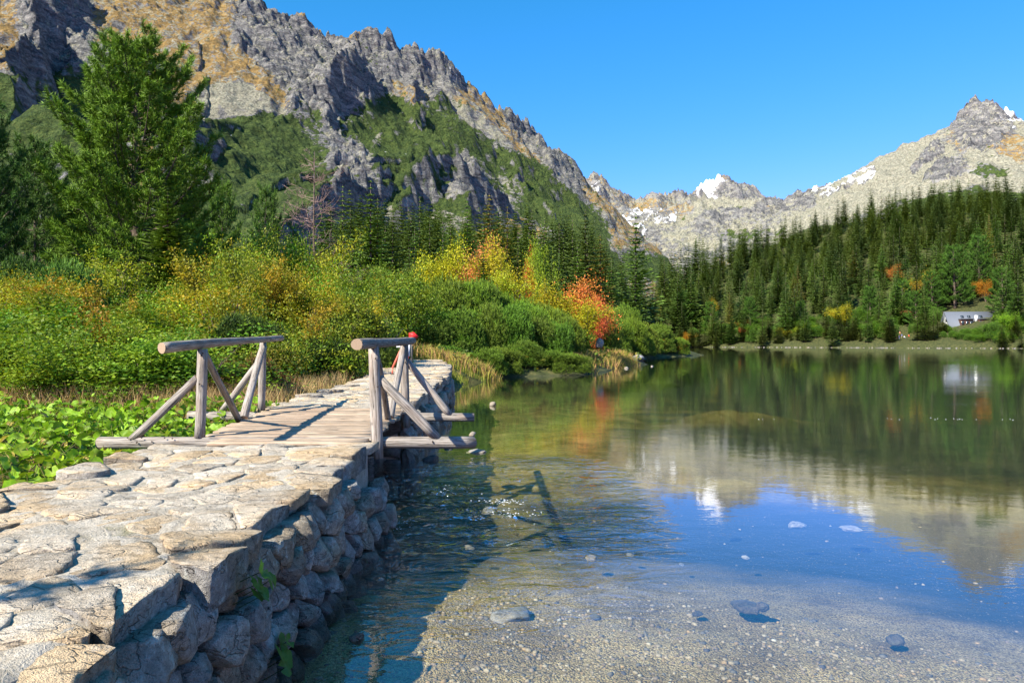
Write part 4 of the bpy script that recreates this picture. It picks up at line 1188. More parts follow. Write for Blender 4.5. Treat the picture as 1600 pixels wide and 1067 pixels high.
def broadleaf(seed, H, W, nstem, leaf, nleaf, col, col2, depth=2, clump=0.22, single=False, bare=0.0):
    """a shrub or small tree: stems mesh, leaves mesh; unit = metres"""
    rnd = np.random.RandomState(seed)
    out = []; tw = []
    for i in range(nstem):
        a = rnd.uniform(0, 6.28); lean = rnd.uniform(0.05, 0.55) * (0.35 if single else 1) * W / H
        d = Vector((math.cos(a) * lean, math.sin(a) * lean, 1)).normalized()
        p = Vector((math.cos(a), math.sin(a), 0)) * rnd.uniform(0, 0.12) * W * (0 if single else 1)
        grow(rnd, p, d, H * rnd.uniform(0.45, 0.62), 0.013 * H * (1.4 if single else 0.8), depth, out, tw, 0.16, 0.08, (3, 6) if single else (2, 4))
    P = np.array([t[0][:] for t in tw])
    # fit to the wanted size
    ext = np.array([np.percentile(np.abs(P[:, 0]), 96), np.percentile(np.abs(P[:, 1]), 96), np.percentile(P[:, 2], 98)])
    sx = W / 2 / ext[0]; sy = W / 2 / ext[1]; sz = H / ext[2]
    S = np.array([sx, sy, sz])
    st = MB()
    for pts, rads in out:
        if rads[0] < 0.0012 * H: continue
        st.tube([tuple(np.array(q[:]) * S) for q in pts], rads, 5 if rads[0] > 0.006 * H else 3, c=(1, 1, 1), cap=False)
    lf = MB()
    idx = rnd.randint(0, len(P), nleaf)
    C = P[idx] * S + rnd.normal(size=(nleaf, 3)) * clump * np.array([1, 1, 0.8]) * W * 0.35
    C = C[C[:, 2] > 0.03 * H]
    hue = perlin(C[:, 0] * 3.0 / W * 2 + seed, C[:, 2] * 3.0 / H * 2, seed % 90)
    t = np.clip(0.5 + hue * 0.9, 0, 1)[:, None]
    leaves_at(lf, C, leaf, rnd, col, 0.25)
    base = np.concatenate(lf.C); cc = np.array(col)[None] * (1 - t) + np.array(col2)[None] * t
    cc = np.repeat(cc * (1 + rnd.uniform(-0.25, 0.25, (len(C), 1))), 4, 0)
    lf.C = [cc]
    return st.mesh('stems', M_BARK, True), lf.mesh('leaves', M_LEAF)

def arolla(seed, H, W, ntuft, nb=74, k=11, ln=0.30, shape=None, lean=0.0):
    """stone pine: whorls of long branches that rise at the tips, brushes of needles"""
    rnd = np.random.RandomState(seed)
    tr = MB(); P = []; D = []
    tp = [(0, 0, 0)]
    for i in range(1, 13):
        t = i / 12; tp.append((0.02 * H * math.sin(3 * t + seed) + lean * t * H, 0.015 * H * math.sin(2 * t), H * 0.97 * t))
    tr.tube(tp, [0.020 * H * (1 - 0.93 * i / 12) + 0.01 for i in range(13)], 9, c=(1, 1, 1))
    tpn = np.array(tp)
    for i in range(nb):
        t = 0.06 + 0.92 * (i + rnd.uniform(0, 1)) / nb
        rad_ = shape(t) if shape else (math.sin(math.pi * min(1, (t * 0.86 + 0.14)) ** 0.9)) ** 0.8
        L = W / 2 * rad_ * rnd.uniform(0.62, 1.12)
        a = i * 2.39996 + rnd.uniform(-0.4, 0.4)
        z = np.interp(t, np.linspace(0, 1, 13), tpn[:, 2]); x0 = np.interp(t, np.linspace(0, 1, 13), tpn[:, 0]); y0 = np.interp(t, np.linspace(0, 1, 13), tpn[:, 1])
        pts = []; rise = rnd.uniform(0.15, 0.55) + 0.55 * t; ns = 6
        for s in range(ns + 1):
            u = s / ns
            pts.append((x0 + math.cos(a) * L * u, y0 + math.sin(a) * L * u, z - 0.10 * L * math.sin(math.pi * u * 0.9) * (1 - t) + rise * L * u * u))
        tr.tube(pts, [max(0.008, 0.006 * H * (L / (W / 2)) * (1 - 0.85 * s / ns)) for s in range(ns + 1)], 4, c=(1, 1, 1), cap=False)
        nsub = max(4, int(ntuft / nb * L / (W / 2) * 1.5))
        pn = np.array(pts)
        u = rnd.uniform(0.22, 1.0, nsub) ** 0.75
        bp_ = np.stack([np.interp(u, np.linspace(0, 1, ns + 1), pn[:, j]) for j in range(3)], 1)
        side = rnd.choice([-1, 1], nsub) * rnd.uniform(0.0, 1.0, nsub) * (0.34 * L * (1.15 - u) + 0.16)
        off = np.stack([-math.sin(a) * side + math.cos(a) * np.abs(side) * 0.5, math.cos(a) * side + math.sin(a) * np.abs(side) * 0.5, np.abs(side) * 0.25 + rnd.uniform(-0.05, 0.15, nsub)], 1)
        C = bp_ + off
        P.append(C)
        D.append(np.stack([np.full(nsub, math.cos(a)) * 0.5 + off[:, 0] * 0.6, np.full(nsub, math.sin(a)) * 0.5 + off[:, 1] * 0.6, np.full(nsub, 0.9)], 1))
        for q, c_ in zip(bp_[::4], C[::4]):
            tr.tube([tuple(q), tuple(c_)], [0.014, 0.006], 3, c=(1.5, 1.4, 1.3), cap=False)
    P.append(np.stack([np.full(16, tpn[-1, 0]) + rnd.normal(0, .12, 16), rnd.normal(0, .12, 16), H * rnd.uniform(0.92, 1.0, 16)], 1)); D.append(np.tile([0, 0, 1.0], (16, 1)))
    P = np.concatenate(P); D = np.concatenate(D) + rnd.normal(size=(len(P), 3)) * 0.25
    cr = MB()
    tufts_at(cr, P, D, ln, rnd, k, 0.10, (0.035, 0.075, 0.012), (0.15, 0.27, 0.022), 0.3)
    return tr.mesh('trunk', M_BARK, True), cr.mesh('crown', M_NEEDLE)

def spruce(seed, H=1.0, W=0.30, layers=30, per=10, seg=3, k=2, trunk=True):
    """narrow spruce of height 1 with drooping sprays; k side twigs per segment"""
    rnd = np.random.RandomState(seed); cr = MB(); V = []; T = []; C = []
    n = 0
    asym = rnd.uniform(0, 6.28)
    for i in range(layers):
        t = (i + rnd.uniform(-0.2, 0.2)) / layers; t = min(max(t, 0.01), 0.995)
        z = H * (0.06 + 0.94 * t)
        Rr = W / 2 * ((1 - t) ** 0.78) * rnd.uniform(0.78, 1.12) + 0.004
        if t < 0.1: Rr *= 0.7 + 3 * t
        m = max(4, int(per * (0.45 + 0.55 * (1 - t))))
        for j in range(m):
            a = 2 * math.pi * (j + rnd.uniform(-0.35, 0.35)) / m + i * 1.1
            L = Rr * rnd.uniform(0.65, 1.15) * (1 + 0.12 * math.cos(a - asym))
            dx, dy = math.cos(a), math.sin(a); droop = rnd.uniform(0.05, 0.38) * (1 - 0.7 * t)
            prev = np.array([0, 0, z + 0.012]); wv = L * 0.20 + 0.003
            for s in range(1, seg + 1):
                u = s / seg
                q = np.array([dx * L * u, dy * L * u, z - droop * L * u + 0.25 * L * u * u])
                w = wv * (1.1 - u * 0.8)
                sdv = np.array([-dy, dx, 0]) * w
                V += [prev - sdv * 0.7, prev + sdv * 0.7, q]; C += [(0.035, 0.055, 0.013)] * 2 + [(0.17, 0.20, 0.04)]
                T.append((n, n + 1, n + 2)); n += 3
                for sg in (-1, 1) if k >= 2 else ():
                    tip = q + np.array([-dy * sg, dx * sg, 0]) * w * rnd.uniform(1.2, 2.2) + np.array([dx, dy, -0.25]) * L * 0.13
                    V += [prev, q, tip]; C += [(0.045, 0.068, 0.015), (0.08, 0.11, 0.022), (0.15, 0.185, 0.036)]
                    T.append((n, n + 1, n + 2)); n += 3
                prev = q
    V = np.array(V); C = np.array(C) * (1 + rnd.uniform(-0.25, 0.25, (len(V), 1)))
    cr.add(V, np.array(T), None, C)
    tr = MB(); tr.tube([(0, 0, -0.02 * H), (0, 0, H * 0.5), (0, 0, H * 0.98)], [0.012 * H, 0.007 * H, 0.001 * H], 6, c=(1, 1, 1))
    return tr.mesh('trunk', M_BARK, True), cr.mesh('crown', M_NEEDLE)

def dwarfpine(seed, W=1.0, H=0.6, n=900, k=9, ln=0.055, tip=(0.20, 0.31, 0.028), col=(0.035, 0.065, 0.010)):
    """mountain pine thicket: bent stems, upright brushes over an uneven dome"""
    rnd = np.random.RandomState(seed)
    st = MB(); lobes = []
    for i in range(11):
        a = rnd.uniform(0, 6.28); r = rnd.uniform(0.0, 0.34) * W; h = H * rnd.uniform(0.45, 0.86) * (1 - 0.6 * (r / (0.5 * W)) ** 2)
        lobes.append((math.cos(a) * r, math.sin(a) * r, h, rnd.uniform(0.13, 0.24) * W))
        pts = [(0.2 * math.cos(a) * r, 0.2 * math.sin(a) * r, 0)]
        for s in range(1, 6):
            u = s / 5; pts.append((math.cos(a) * r * (0.2 + 0.8 * u ** 0.7) + rnd.normal(0, .01) * W, math.sin(a) * r * (0.2 + 0.8 * u ** 0.7), h * u ** 1.4))
        st.tube(pts, [0.014 * W * (1 - 0.7 * s / 5) for s in range(6)], 5, c=(1, 1, 1), cap=False)
    P = []; D = []
    per = n // len(lobes)
    for (lx, ly, lz, lr) in lobes:
        d = rnd.normal(size=(per, 3)); d[:, 2] = d[:, 2] + 0.35; d /= np.linalg.norm(d, axis=1)[:, None]
        rr_ = lr * rnd.uniform(0.55, 1.0, per)[:, None]
        q = np.array([lx, ly, lz]) + d * rr_ * np.array([1, 1, min(1.0, 0.85 * H / W + 0.3)])
        P.append(q); D.append(d * 0.55 + [0, 0, 0.85])
    # skirt down to the ground
    m = n // 3; a = rnd.uniform(0, 6.28, m); r = W * 0.46 * rnd.uniform(0.72, 1.02, m) ; z = H * rnd.uniform(0.02, 0.45, m)
    r = r * (1 - 0.3 * z / H)
    P.append(np.stack([r * np.cos(a), r * np.sin(a), z], 1)); D.append(np.stack([0.6 * np.cos(a), 0.6 * np.sin(a), np.full(m, 0.7)], 1))
    P = np.concatenate(P); D = np.concatenate(D); ok = P[:, 2] > 0.0; P = P[ok]; D = D[ok]
    # long leading shoots
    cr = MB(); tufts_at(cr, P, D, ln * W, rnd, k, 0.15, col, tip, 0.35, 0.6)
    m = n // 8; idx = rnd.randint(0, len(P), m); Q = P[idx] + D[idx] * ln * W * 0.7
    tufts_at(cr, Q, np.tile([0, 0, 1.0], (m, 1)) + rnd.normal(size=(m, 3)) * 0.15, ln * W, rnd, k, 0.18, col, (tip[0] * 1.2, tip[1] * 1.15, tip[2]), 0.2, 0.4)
    return st.mesh('stems', M_BARK, True), cr.mesh('crown', M_NEEDLE)

def stand(name, cat, meshes, loc, label, s=(1, 1, 1), rz=0.0, group=None, color=(1, 1, 1), names=('trunk', 'crown'), lean=0.0):
    r = empty(name, loc, rz); r.scale = s; r.rotation_euler = (0, lean, rz)
    tag(r, label, cat, group)
    for nm, me in zip(names, meshes):
        o = link(nm, me, r)
        if nm != 'trunk' and nm != 'stems': o.color = (*color, 1)
    return r

def at(px, Y, dz=-0.05):
    x = (px - 800.0) / FP * Y
    return (x, Y, gz(x, Y) + dz)
def hgt(px, pytop, Y):
    return EYE + (HOR - pytop) / FP * Y - at(px, Y, 0)[2]

# ------------------------------------------------------------------ the big stone pine and its neighbours
def pine_shape(t):
    return float(np.interp(t, [0, 0.08, 0.22, 0.42, 0.6, 0.75, 0.88, 1.0], [0.55, 0.82, 1.0, 0.95, 0.82, 0.66, 0.48, 0.20]))
Yp = 40.0
Hp = hgt(222, 62, Yp)
big = arolla(3, Hp, 9.6, 10500, nb=130, k=20, ln=0.40, shape=pine_shape)
stand('stone_pine', 'tree', big, at(222, Yp), 'tallest bright green stone pine towering over the shrubs on the left', rz=0.6, color=(1.6, 1.5, 1.0))
mid = arolla(9, 12.0, 6.4, 3400, nb=74, k=15, ln=0.42, shape=pine_shape)
mid2 = arolla(14, 9.0, 4.2, 2000, nb=54, k=15, ln=0.36, shape=lambda t: float(np.interp(t, [0, 0.2, 0.5, 0.8, 1.0], [0.9, 1.0, 0.85, 0.6, 0.25])))
def pine(m, base, px, pytop, Y, w, label, c=(1, 1, 1), rz=0.0):
    H = hgt(px, pytop, Y); s = H / base
    stand('stone_pine', 'tree', m, at(px, Y), label, (w / FP * Y / (6.4 if m is mid else 4.2),) * 2 + (s,), rz, 'stone pines on the left bank', c)
pine(mid, 12, -30, 150, 36, 150, 'dark stone pine cut off by the left picture edge', (0.6, 0.75, 0.8), 0.3)
pine(mid, 12, 60, 222, 46, 120, 'stone pine with rounded top, second from the left picture edge', (0.85, 0.9, 0.9), 1.9)
pine(mid, 12, 112, 300, 52, 90, 'dark low stone pine squeezed between the big pine and its left neighbour', (0.6, 0.75, 0.75), 4.0)
pine(mid2, 9, 350, 286, 54, 72, 'slim light green young pine just right of the tallest pine', (1.15, 1.15, 0.9), 1.0)
pine(mid2, 9, 416, 294, 62, 60, 'small dark green pine between the slim young pine and the bare tree', (0.85, 0.9, 0.8), 2.2)
pine(mid2, 9, 300, 350, 50, 70, 'short pine behind the lower right branches of the tallest pine', (0.7, 0.8, 0.8), 3.2)
# a spruce in front of the big pine's foot
sp_near = spruce(41, 1.0, 0.46, 40, 17, 4, 2)
H = hgt(250, 290, 37)
stand('young_spruce', 'tree', sp_near, at(262, 36.5), 'green spruce growing against the right flank of the tallest pine', (H * 1.15, H * 1.15, H), 0.4, color=(1.25, 1.5, 0.9))
H = hgt(757, 385, 52)
stand('young_spruce', 'tree', sp_near, at(755, 52), 'bright green pyramid shaped spruce between the yellow trees', (H * 1.1, H * 1.1, H), 1.4, color=(1.3, 1.6, 1.0))
H = hgt(880, 405, 80)
stand('young_spruce', 'tree', sp_near, at(862, 80), 'green spruce left of the orange rowan', (H * 0.8, H * 0.8, H), 2.4, color=(0.9, 1.1, 0.9))
H = hgt(848, 385, 92)
stand('young_spruce', 'tree', sp_near, at(846, 95), 'dark slender spruce behind the yellow birch', (H * 0.6, H * 0.6, H), 3.1, color=(0.7, 0.85, 0.8))

# bare dead tree
def bare_tree(seed, H):
    rnd = np.random.RandomState(seed); tr = MB(); br = MB()
    tr.tube([(0, 0, 0), (0.05, 0, H * .3), (-0.05, 0.03, H * .6), (0.03, 0, H)], [0.17, 0.13, 0.08, 0.02], 7, c=(1, 1, 1))
    for i in range(64):
        t = rnd.uniform(0.22, 0.97); a = rnd.uniform(0, 6.28); L = H * 0.24 * (1.15 - t) * rnd.uniform(0.5, 1.2) + 0.25
        out = []; tw = []
        grow(rnd, Vector((0, 0, H * t)), Vector((math.cos(a), math.sin(a), rnd.uniform(-0.1, 0.5))).normalized(), L, 0.028, 2, out, tw, 0.14, 0.03, (2, 4), 0.6, 0.6)
        for pts, rads in out: br.tube([tuple(p) for p in pts], [max(0.011, q) for q in rads], 3, c=(1, 1, 1), cap=False)
    return tr.mesh('trunk', M_BARK, True), br.mesh('bare_branches', M_DEAD, True)
M_DEAD = m_simple('dead_twigs', (0.30, 0.20, 0.165), 0.9)
H = hgt(491, 236, 64)
stand('dead_tree', 'tree', bare_tree(5, H), at(491, 64), 'bare leafless tree with reddish grey twigs before the mountain', (1.25, 1.25, 1), 0, names=('trunk', 'bare_branches'))
stand('dead_shrub', 'shrub', bare_tree(6, 4.0), at(500, 58), 'low bare greyish pink shrub at the foot of the leafless tree', (2.4, 2.4, 1.15), 0, names=('trunk', 'bare_branches'))
# ------------------------------------------------------------------ shrubs and thickets
G1, G2 = (0.12, 0.20, 0.018), (0.26, 0.27, 0.022)
shA = [broadleaf(50 + i, 3.2, 3.2, 7, 0.095, 12000, (0.085, 0.19, 0.015), (0.22, 0.30, 0.018), 2, 0.26) for i in range(3)]
shB = [broadleaf(60 + i, 4.2, 2.6, 4, 0.10, 5500, (0.17, 0.24, 0.018), (0.38, 0.34, 0.020), 2, 0.20) for i in range(3)]
shC = [broadleaf(70 + i, 1.4, 2.0, 9, 0.085, 6500, (0.09, 0.20, 0.015), (0.23, 0.27, 0.022), 1, 0.30) for i in range(3)]
trY = [broadleaf(80 + i, 7.0, 4.4, 2, 0.16, 9000, (0.34, 0.36, 0.020), (0.54, 0.43, 0.020), 2, 0.26, True) for i in range(2)]
trO = broadleaf(90, 4.2, 4.8, 3, 0.14, 9000, (0.60, 0.15, 0.030), (0.68, 0.27, 0.05), 2, 0.26, True)
dp = [dwarfpine(20 + i, 1.0, 0.62, 3600, 9, 0.052) for i in range(3)]
dpb = [dwarfpine(30 + i, 1.0, 0.62, 2400, 9, 0.06, (0.26, 0.14, 0.035), (0.05, 0.07, 0.015)) for i in range(2)]
RS = np.random.RandomState(77)
def shrub(m, base, px, Y, H, W, label, name='shrub', cat='shrub', group=None, color=(1, 1, 1), rz=None, names=('stems', 'leaves')):
    p = at(px, Y)
    return stand(name, cat, m, p, label, (W / base[1], W / base[1], H / base[0]), RS.uniform(0, 6.28) if rz is None else rz, group, color, names)
BA, BB, BC, BY, BO, BD = (3.2, 3.2), (4.2, 2.6), (1.4, 2.0), (7.0, 4.4), (4.2, 4.8), (0.62, 1.0)
def top(px, pyt, Y): return max(0.5, hgt(px, pyt, Y))
def sw(w, Y): return w / FP * Y

# --- hand placed ones that can be picked out
one = [
    (trY[0], BY, 703, 388, 58, 66, 'yellow_birch', 'tree', 'lone lemon yellow birch left of the salmon tree', (1.0, 1.1, 0.8)),
    (trY[1], BY, 788, 388, 60, 62, 'yellow_birch', 'tree', 'yellow birch right of the bright green pyramid spruce', (1.05, 1.0, 0.8)),
    (trY[0], BY, 745, 388, 66, 74, 'autumn_tree', 'tree', 'salmon pink autumn tree between two yellow birches', (1.35, 0.62, 3.5)),
    (trY[1], BY, 770, 430, 56, 60, 'autumn_shrub', 'shrub', 'low yellow shrub in front of the right hand yellow birch', (0.85, 1.05, 0.8)),
    (trY[0], BY, 832, 405, 90, 22, 'autumn_shrub', 'shrub', 'narrow rust red sapling against the dark spruces', (1.3, 0.40, 1.0)),
    (trO, BO, 908, 446, 66, 84, 'rowan_tree', 'tree', 'bright orange red rowan with round crown', (1, 1, 1)),
    (trO, BO, 937, 474, 62, 34, 'rowan_shrub', 'shrub', 'small red rowan bush below the round orange one', (1.0, 0.6, 1)),
    (trY[0], BY, 850, 456, 56, 74, 'autumn_shrub', 'shrub', 'golden yellow broad shrub above the dwarf pines', (1.0, 0.95, 0.8)),
    (trY[1], BY, 895, 474, 55, 70, 'autumn_shrub', 'shrub', 'yellow shrub directly below the orange rowan', (0.95, 1.0, 0.8)),
    (trY[1], BY, 846, 385, 88, 34, 'autumn_shrub', 'tree', 'pale green yellow sapling beside the rust red one', (0.6, 0.9, 0.8)),
    (shA[0], BA, 455, 368, 44, 92, 'willow', 'shrub', 'tall yellow green willow below the leafless tree', (1.1, 1.1, 0.8)),
    (shB[0], BB, 520, 378, 42, 74, 'willow', 'shrub', 'upright lemon yellow willow with bare lower stems', (1.1, 1.1, 0.8)),
    (shA[1], BA, 575, 424, 38, 110, 'willow', 'shrub', 'wide olive willow with many thin dark stems', (0.85, 0.85, 0.8)),
    (shA[2], BA, 645, 430, 44, 100, 'willow', 'shrub', 'olive yellow willow behind the leaning boulder', (1.0, 0.9, 0.8)),
    (shB[1], BB, 390, 386, 38, 90, 'willow', 'shrub', 'bright green willow left of the yellow green one', (0.8, 1.1, 0.8)),
    (shB[2], BB, 300, 395, 30, 92, 'rowan_sapling', 'shrub', 'yellowing sapling with pale forked stems above the left handrail', (1.1, 0.9, 0.8)),
    (shB[0], BB, 350, 432, 27, 70, 'rowan_sapling', 'shrub', 'thin pale stemmed sapling with sparse green leaves', (0.9, 1.0, 0.8)),
    (shB[1], BB, 185, 402, 31, 86, 'willow', 'shrub', 'lime yellow sapling at the foot of the tallest pine', (1.05, 1.15, 0.8)),
    (shB[2], BB, 205, 470, 24, 60, 'rowan_sapling', 'shrub', 'orange tinged sapling in front of the lime yellow one', (1.2, 0.85, 0.8)),
    (shB[0], BB, 487, 475, 22, 66, 'rowan_sapling', 'shrub', 'golden leaved sapling right of the far left post', (1.25, 0.85, 0.8)),
    (shC[1], BC, 150, 492, 17.5, 80, 'bilberry_bush', 'shrub', 'red and orange bush among the green ones on the left', (1.9, 0.75, 0.8)),
    (shB[1], BB, 190, 500, 17, 70, 'willow', 'shrub', 'pale lime bush with a white forked stem', (0.9, 1.1, 0.8)),
    (shA[0], BA, 50, 478, 19, 190, 'willow', 'shrub', 'wide olive bush at the left picture edge', (0.8, 0.8, 0.7)),
]
for (m, b, px, pyt, Y, w, nm, ct, lab, colr) in one:
    p = at(px, Y)
    stand(nm, ct, m, p, lab, (sw(w, Y) / b[1] * 1.15,) * 2 + (top(px, pyt, Y) / b[0],), RS.uniform(0, 6.28), None, colr, ('trunk' if b in (BY, BO) else 'stems', 'leaves'))
# --- thickets: many alike
def thicket(ms, b, n, pxr, Yr, pytop, wr, name, label, group, colr, cj=0.15, cat='shrub', names=('stems', 'leaves'), path_ok=-4.9):
    k = 0; tries = 0
    while k < n and tries < n * 12:
        tries += 1
        px = RS.uniform(*pxr); Y = RS.uniform(*Yr)
        x = (px - 800) / FP * Y
        if Y < 34 and x > path_ok - 0.03 * Y: continue
        if 8.3 < Y < 11 and x > -9: continue
        if 34 <= Y < 62 and abs(x + 5.0 + 0.1 * (Y - 33)) < 1.6: continue
        z, d = ground_z(np.array([x]), np.array([Y]))
        if d[0] > -0.5: continue
        pt = np.interp(px, [q[0] for q in pytop], [q[1] for q in pytop]) + RS.uniform(-8, 34)
        # bushes nearer to the camera show lower
        H = EYE + (HOR - pt) / FP * Y - z[0]
        w = RS.uniform(*wr)
        if H < 0.25: H = RS.uniform(0.3, 0.5)
        H = min(H, w * (1.5 if b not in (BB, (1.0, 0.46)) else 2.4))
        c = tuple(np.clip(np.array(colr) * (1 + RS.uniform(-cj, cj, 3)), 0, 3))
        c = tuple(np.array(c) * RS.uniform(0.6, 1.4))
        m = ms[RS.randint(len(ms))]
        stand(name, cat, m, (x, Y, z[0] - 0.06), label, (w / b[1], w / b[1], H / b[0]), RS.uniform(0, 6.28), group, c, names)
        k += 1
CN = ('stems', 'crown')
thicket(shC + shA, BC, 26, (-70, 330), (13.2, 17), [(-70, 545), (120, 565), (330, 598)], (1.2, 2.2), 'low_shrub', 'low green and brown shrub in the front row behind the butterbur', 'front row shrubs behind the butterbur', (0.85, 0.9, 0.8))
thicket(shC, BC, 26, (-70, 300), (16.5, 22), [(-70, 490), (250, 520), (300, 530)], (1.8, 3.0), 'leafy_shrub', 'olive green leafy shrub in the dense thicket left of the handrail', 'leafy shrubs left of the bridge', (1.1, 1.1, 0.8), 0.25)
thicket(shA, BA, 16, (-60, 330), (22, 29), [(-60, 470), (150, 460), (330, 470)], (2.2, 3.4), 'willow_shrub', 'yellow green willow shrub in the middle thicket below the pines', 'willow shrubs below the pines', (1.0, 1.0, 0.8), 0.25)
thicket(dpb, BD, 24, (170, 545), (13.6, 18.5), [(170, 585), (300, 570), (440, 556), (545, 560)], (1.2, 2.1), 'dwarf_pine', 'low dwarf pine with orange brown tips behind the left handrail', 'orange tipped dwarf pines', (1.1, 1.0, 0.9), 0.12, names=CN)
thicket(shC, BC, 12, (330, 560), (18, 24), [(330, 500), (560, 520)], (1.6, 2.6), 'leafy_shrub', 'green and orange leafy shrub seen through the left railing', 'shrubs seen through the left railing', (1.1, 0.95, 0.8), 0.2)
thicket(shA + shB, BA, 15, (240, 560), (25, 36), [(240, 450), (420, 430), (560, 460)], (2.2, 3.4), 'willow_shrub', 'yellow green willow shrub in the thicket above the left railing', 'willow shrubs above the railing', (0.95, 1.0, 0.8), 0.25)
thicket(dp, BD, 9, (330, 600), (26, 34), [(330, 480), (600, 500)], (2.4, 3.6), 'dwarf_pine', 'dark dwarf pine between the willows above the left railing', 'dark dwarf pines between the willows', (0.9, 0.9, 0.9), 0.12, names=CN)
thicket(dp, BD, 14, (-60, 150), (27, 36), [(-60, 398), (60, 408), (150, 420)], (3.0, 4.4), 'dwarf_pine', 'dark green dwarf pine in the band below the left edge pines', 'dark dwarf pines at the left edge', (0.75, 0.85, 0.9), 0.12, names=CN)
thicket(dp, BD, 8, (545, 640), (22, 31), [(545, 552), (640, 556)], (1.4, 2.4), 'dwarf_pine', 'fresh green low dwarf pine beside the far causeway', 'low pines beside the far causeway', (1.2, 1.25, 1.0), 0.12, names=CN, path_ok=-5.4)
thicket(shC, BC, 16, (520, 625), (19, 32), [(520, 566), (625, 562)], (1.2, 2.0), 'leafy_shrub', 'bright yellow green low shrub along the far causeway edge', 'low shrubs along the far causeway', (1.3, 1.45, 0.8), 0.2, path_ok=-4.7)
thicket(shA, BA, 10, (600, 680), (42, 56), [(600, 440), (680, 430)], (3, 4.5), 'willow_shrub', 'olive willow shrub beside the trail beyond the causeway', 'willow shrubs beside the trail', (1.1, 0.95, 0.8), 0.2)
thicket(shA + shB, BA, 16, (330, 700), (48, 64), [(330, 402), (480, 398), (560, 435), (700, 442)], (3.5, 5), 'willow_shrub', 'tall yellow green willow in the back row before the spruces', 'back row willows', (1.0, 1.05, 0.8), 0.25)
thicket(dp, BD, 14, (560, 760), (58, 75), [(560, 432), (760, 436)], (4, 6), 'dwarf_pine', 'mid green dwarf pine in the back row before the spruces', 'back row dwarf pines', (1.1, 1.15, 0.9), 0.12, names=CN)
thicket(shB, BB, 14, (-60, 330), (19, 27), [(-60, 440), (120, 430), (330, 455)], (1.5, 2.4), 'rowan_sapling', 'slender sapling with orange yellow leaves rising from the left thicket', 'slender saplings in the left thicket', (1.1, 1.1, 0.8), 0.25)
thicket(shB, BB, 12, (330, 620), (22, 36), [(330, 432), (620, 455)], (1.6, 2.6), 'willow_sapling', 'slender yellow sapling rising above the thicket behind the bridge', 'slender saplings behind the bridge', (1.3, 1.2, 0.8), 0.25)
thicket(dp, BD, 12, (60, 560), (19, 27), [(60, 500), (560, 505)], (1.8, 3.2), 'dwarf_pine', 'dark low dwarf pine filling the gaps of the left thicket', 'dark low dwarf pines of the left thicket', (0.6, 0.7, 0.8), 0.12, names=CN)
thicket([sp_near], (1.0, 0.46), 5, (-40, 480), (44, 60), [(-40, 380), (480, 372)], (2.4, 3.4), 'young_spruce', 'dark young spruce between the stone pines and the thicket', 'young spruces behind the left thicket', (0.9, 1.0, 0.9), 0.1, cat='tree', names=('trunk', 'crown'))
# dwarf pines of the peninsula, placed along its shore
def pen(n, pts, wr, label, group, colr):
    for i in range(n):
        u = (i + RS.uniform(0, 1)) / n * (len(pts) - 1); a = int(min(u, len(pts) - 2)); f = u - a
        px, Y, pt = [pts[a][j] * (1 - f) + pts[a + 1][j] * f for j in range(3)]
        px += RS.uniform(-14, 14); Y += RS.uniform(-1.2, 1.2); pt += RS.uniform(-10, 14)
        x, _, z = at(px, Y)
        if ground_z(np.array([x]), np.array([Y]))[1][0] > 0.6: continue
        H = max(0.9, EYE + (HOR - pt) / FP * Y - z); w = max(RS.uniform(*wr), H * 0.75)
        c = tuple(np.array(colr) * (1 + RS.uniform(-0.12, 0.12, 3)))
        stand('dwarf_pine', 'shrub', dp[RS.randint(3)], (x, Y, z - 0.1), label, (w, w, H / 0.62), RS.uniform(0, 6.28), group, c, CN)
pen(12, [(690, 38.5, 545), (760, 41.5, 545), (830, 43.5, 540), (898, 44.5, 545)], (2.2, 3.4), 'dark dwarf pine leaning over the water in the front row of the peninsula', 'front row dwarf pines of the peninsula', (1.0, 1.1, 0.9))
pen(12, [(670, 42, 500), (740, 45.5, 480), (820, 47, 480), (888, 48.5, 500)], (3.0, 4.2), 'green dwarf pine in the second row of the peninsula', 'second row dwarf pines of the peninsula', (1.0, 1.1, 0.9))
pen(13, [(655, 47, 460), (700, 50, 445), (760, 52, 440), (830, 53, 470), (880, 54, 500)], (3.6, 5.0), 'tall green dwarf pine forming the top of the peninsula thicket', 'top dwarf pines of the peninsula', (1.15, 1.2, 0.9))
pen(13, [(890, 62, 520), (930, 68, 508), (960, 78, 505), (1000, 92, 515), (1040, 106, 538)], (3.6, 5.2), 'fresh green dwarf pine along the far shore of the peninsula', 'shore dwarf pines near the point', (1.2, 1.2, 0.9))
pen(12, [(880, 66, 496), (920, 75, 488), (960, 88, 482), (1000, 100, 498), (1035, 110, 528)], (4.5, 6.0), 'dwarf pine on the ridge of the outer peninsula', 'ridge dwarf pines of the outer peninsula', (1.05, 1.1, 0.9))
stand('dwarf_pine', 'shrub', dp[0], (25.2, 107.5, 0.1), 'outermost dwarf pine at the very tip of the peninsula', (4.2, 4.2, 2.6 / 0.62), 1.0, None, (1.2, 1.2, .9), CN)
for i, (px, Y) in enumerate(((1022, 104), (1046, 107))):
    shrub(shC[i], BC, px, Y, 1.7, 3.2, ('red leaved bush under the pines just before the point', 'small rusty bush at the very tip of the point')[i], 'bilberry_bush', 'shrub', None, (3.2, 0.45, 0.7))

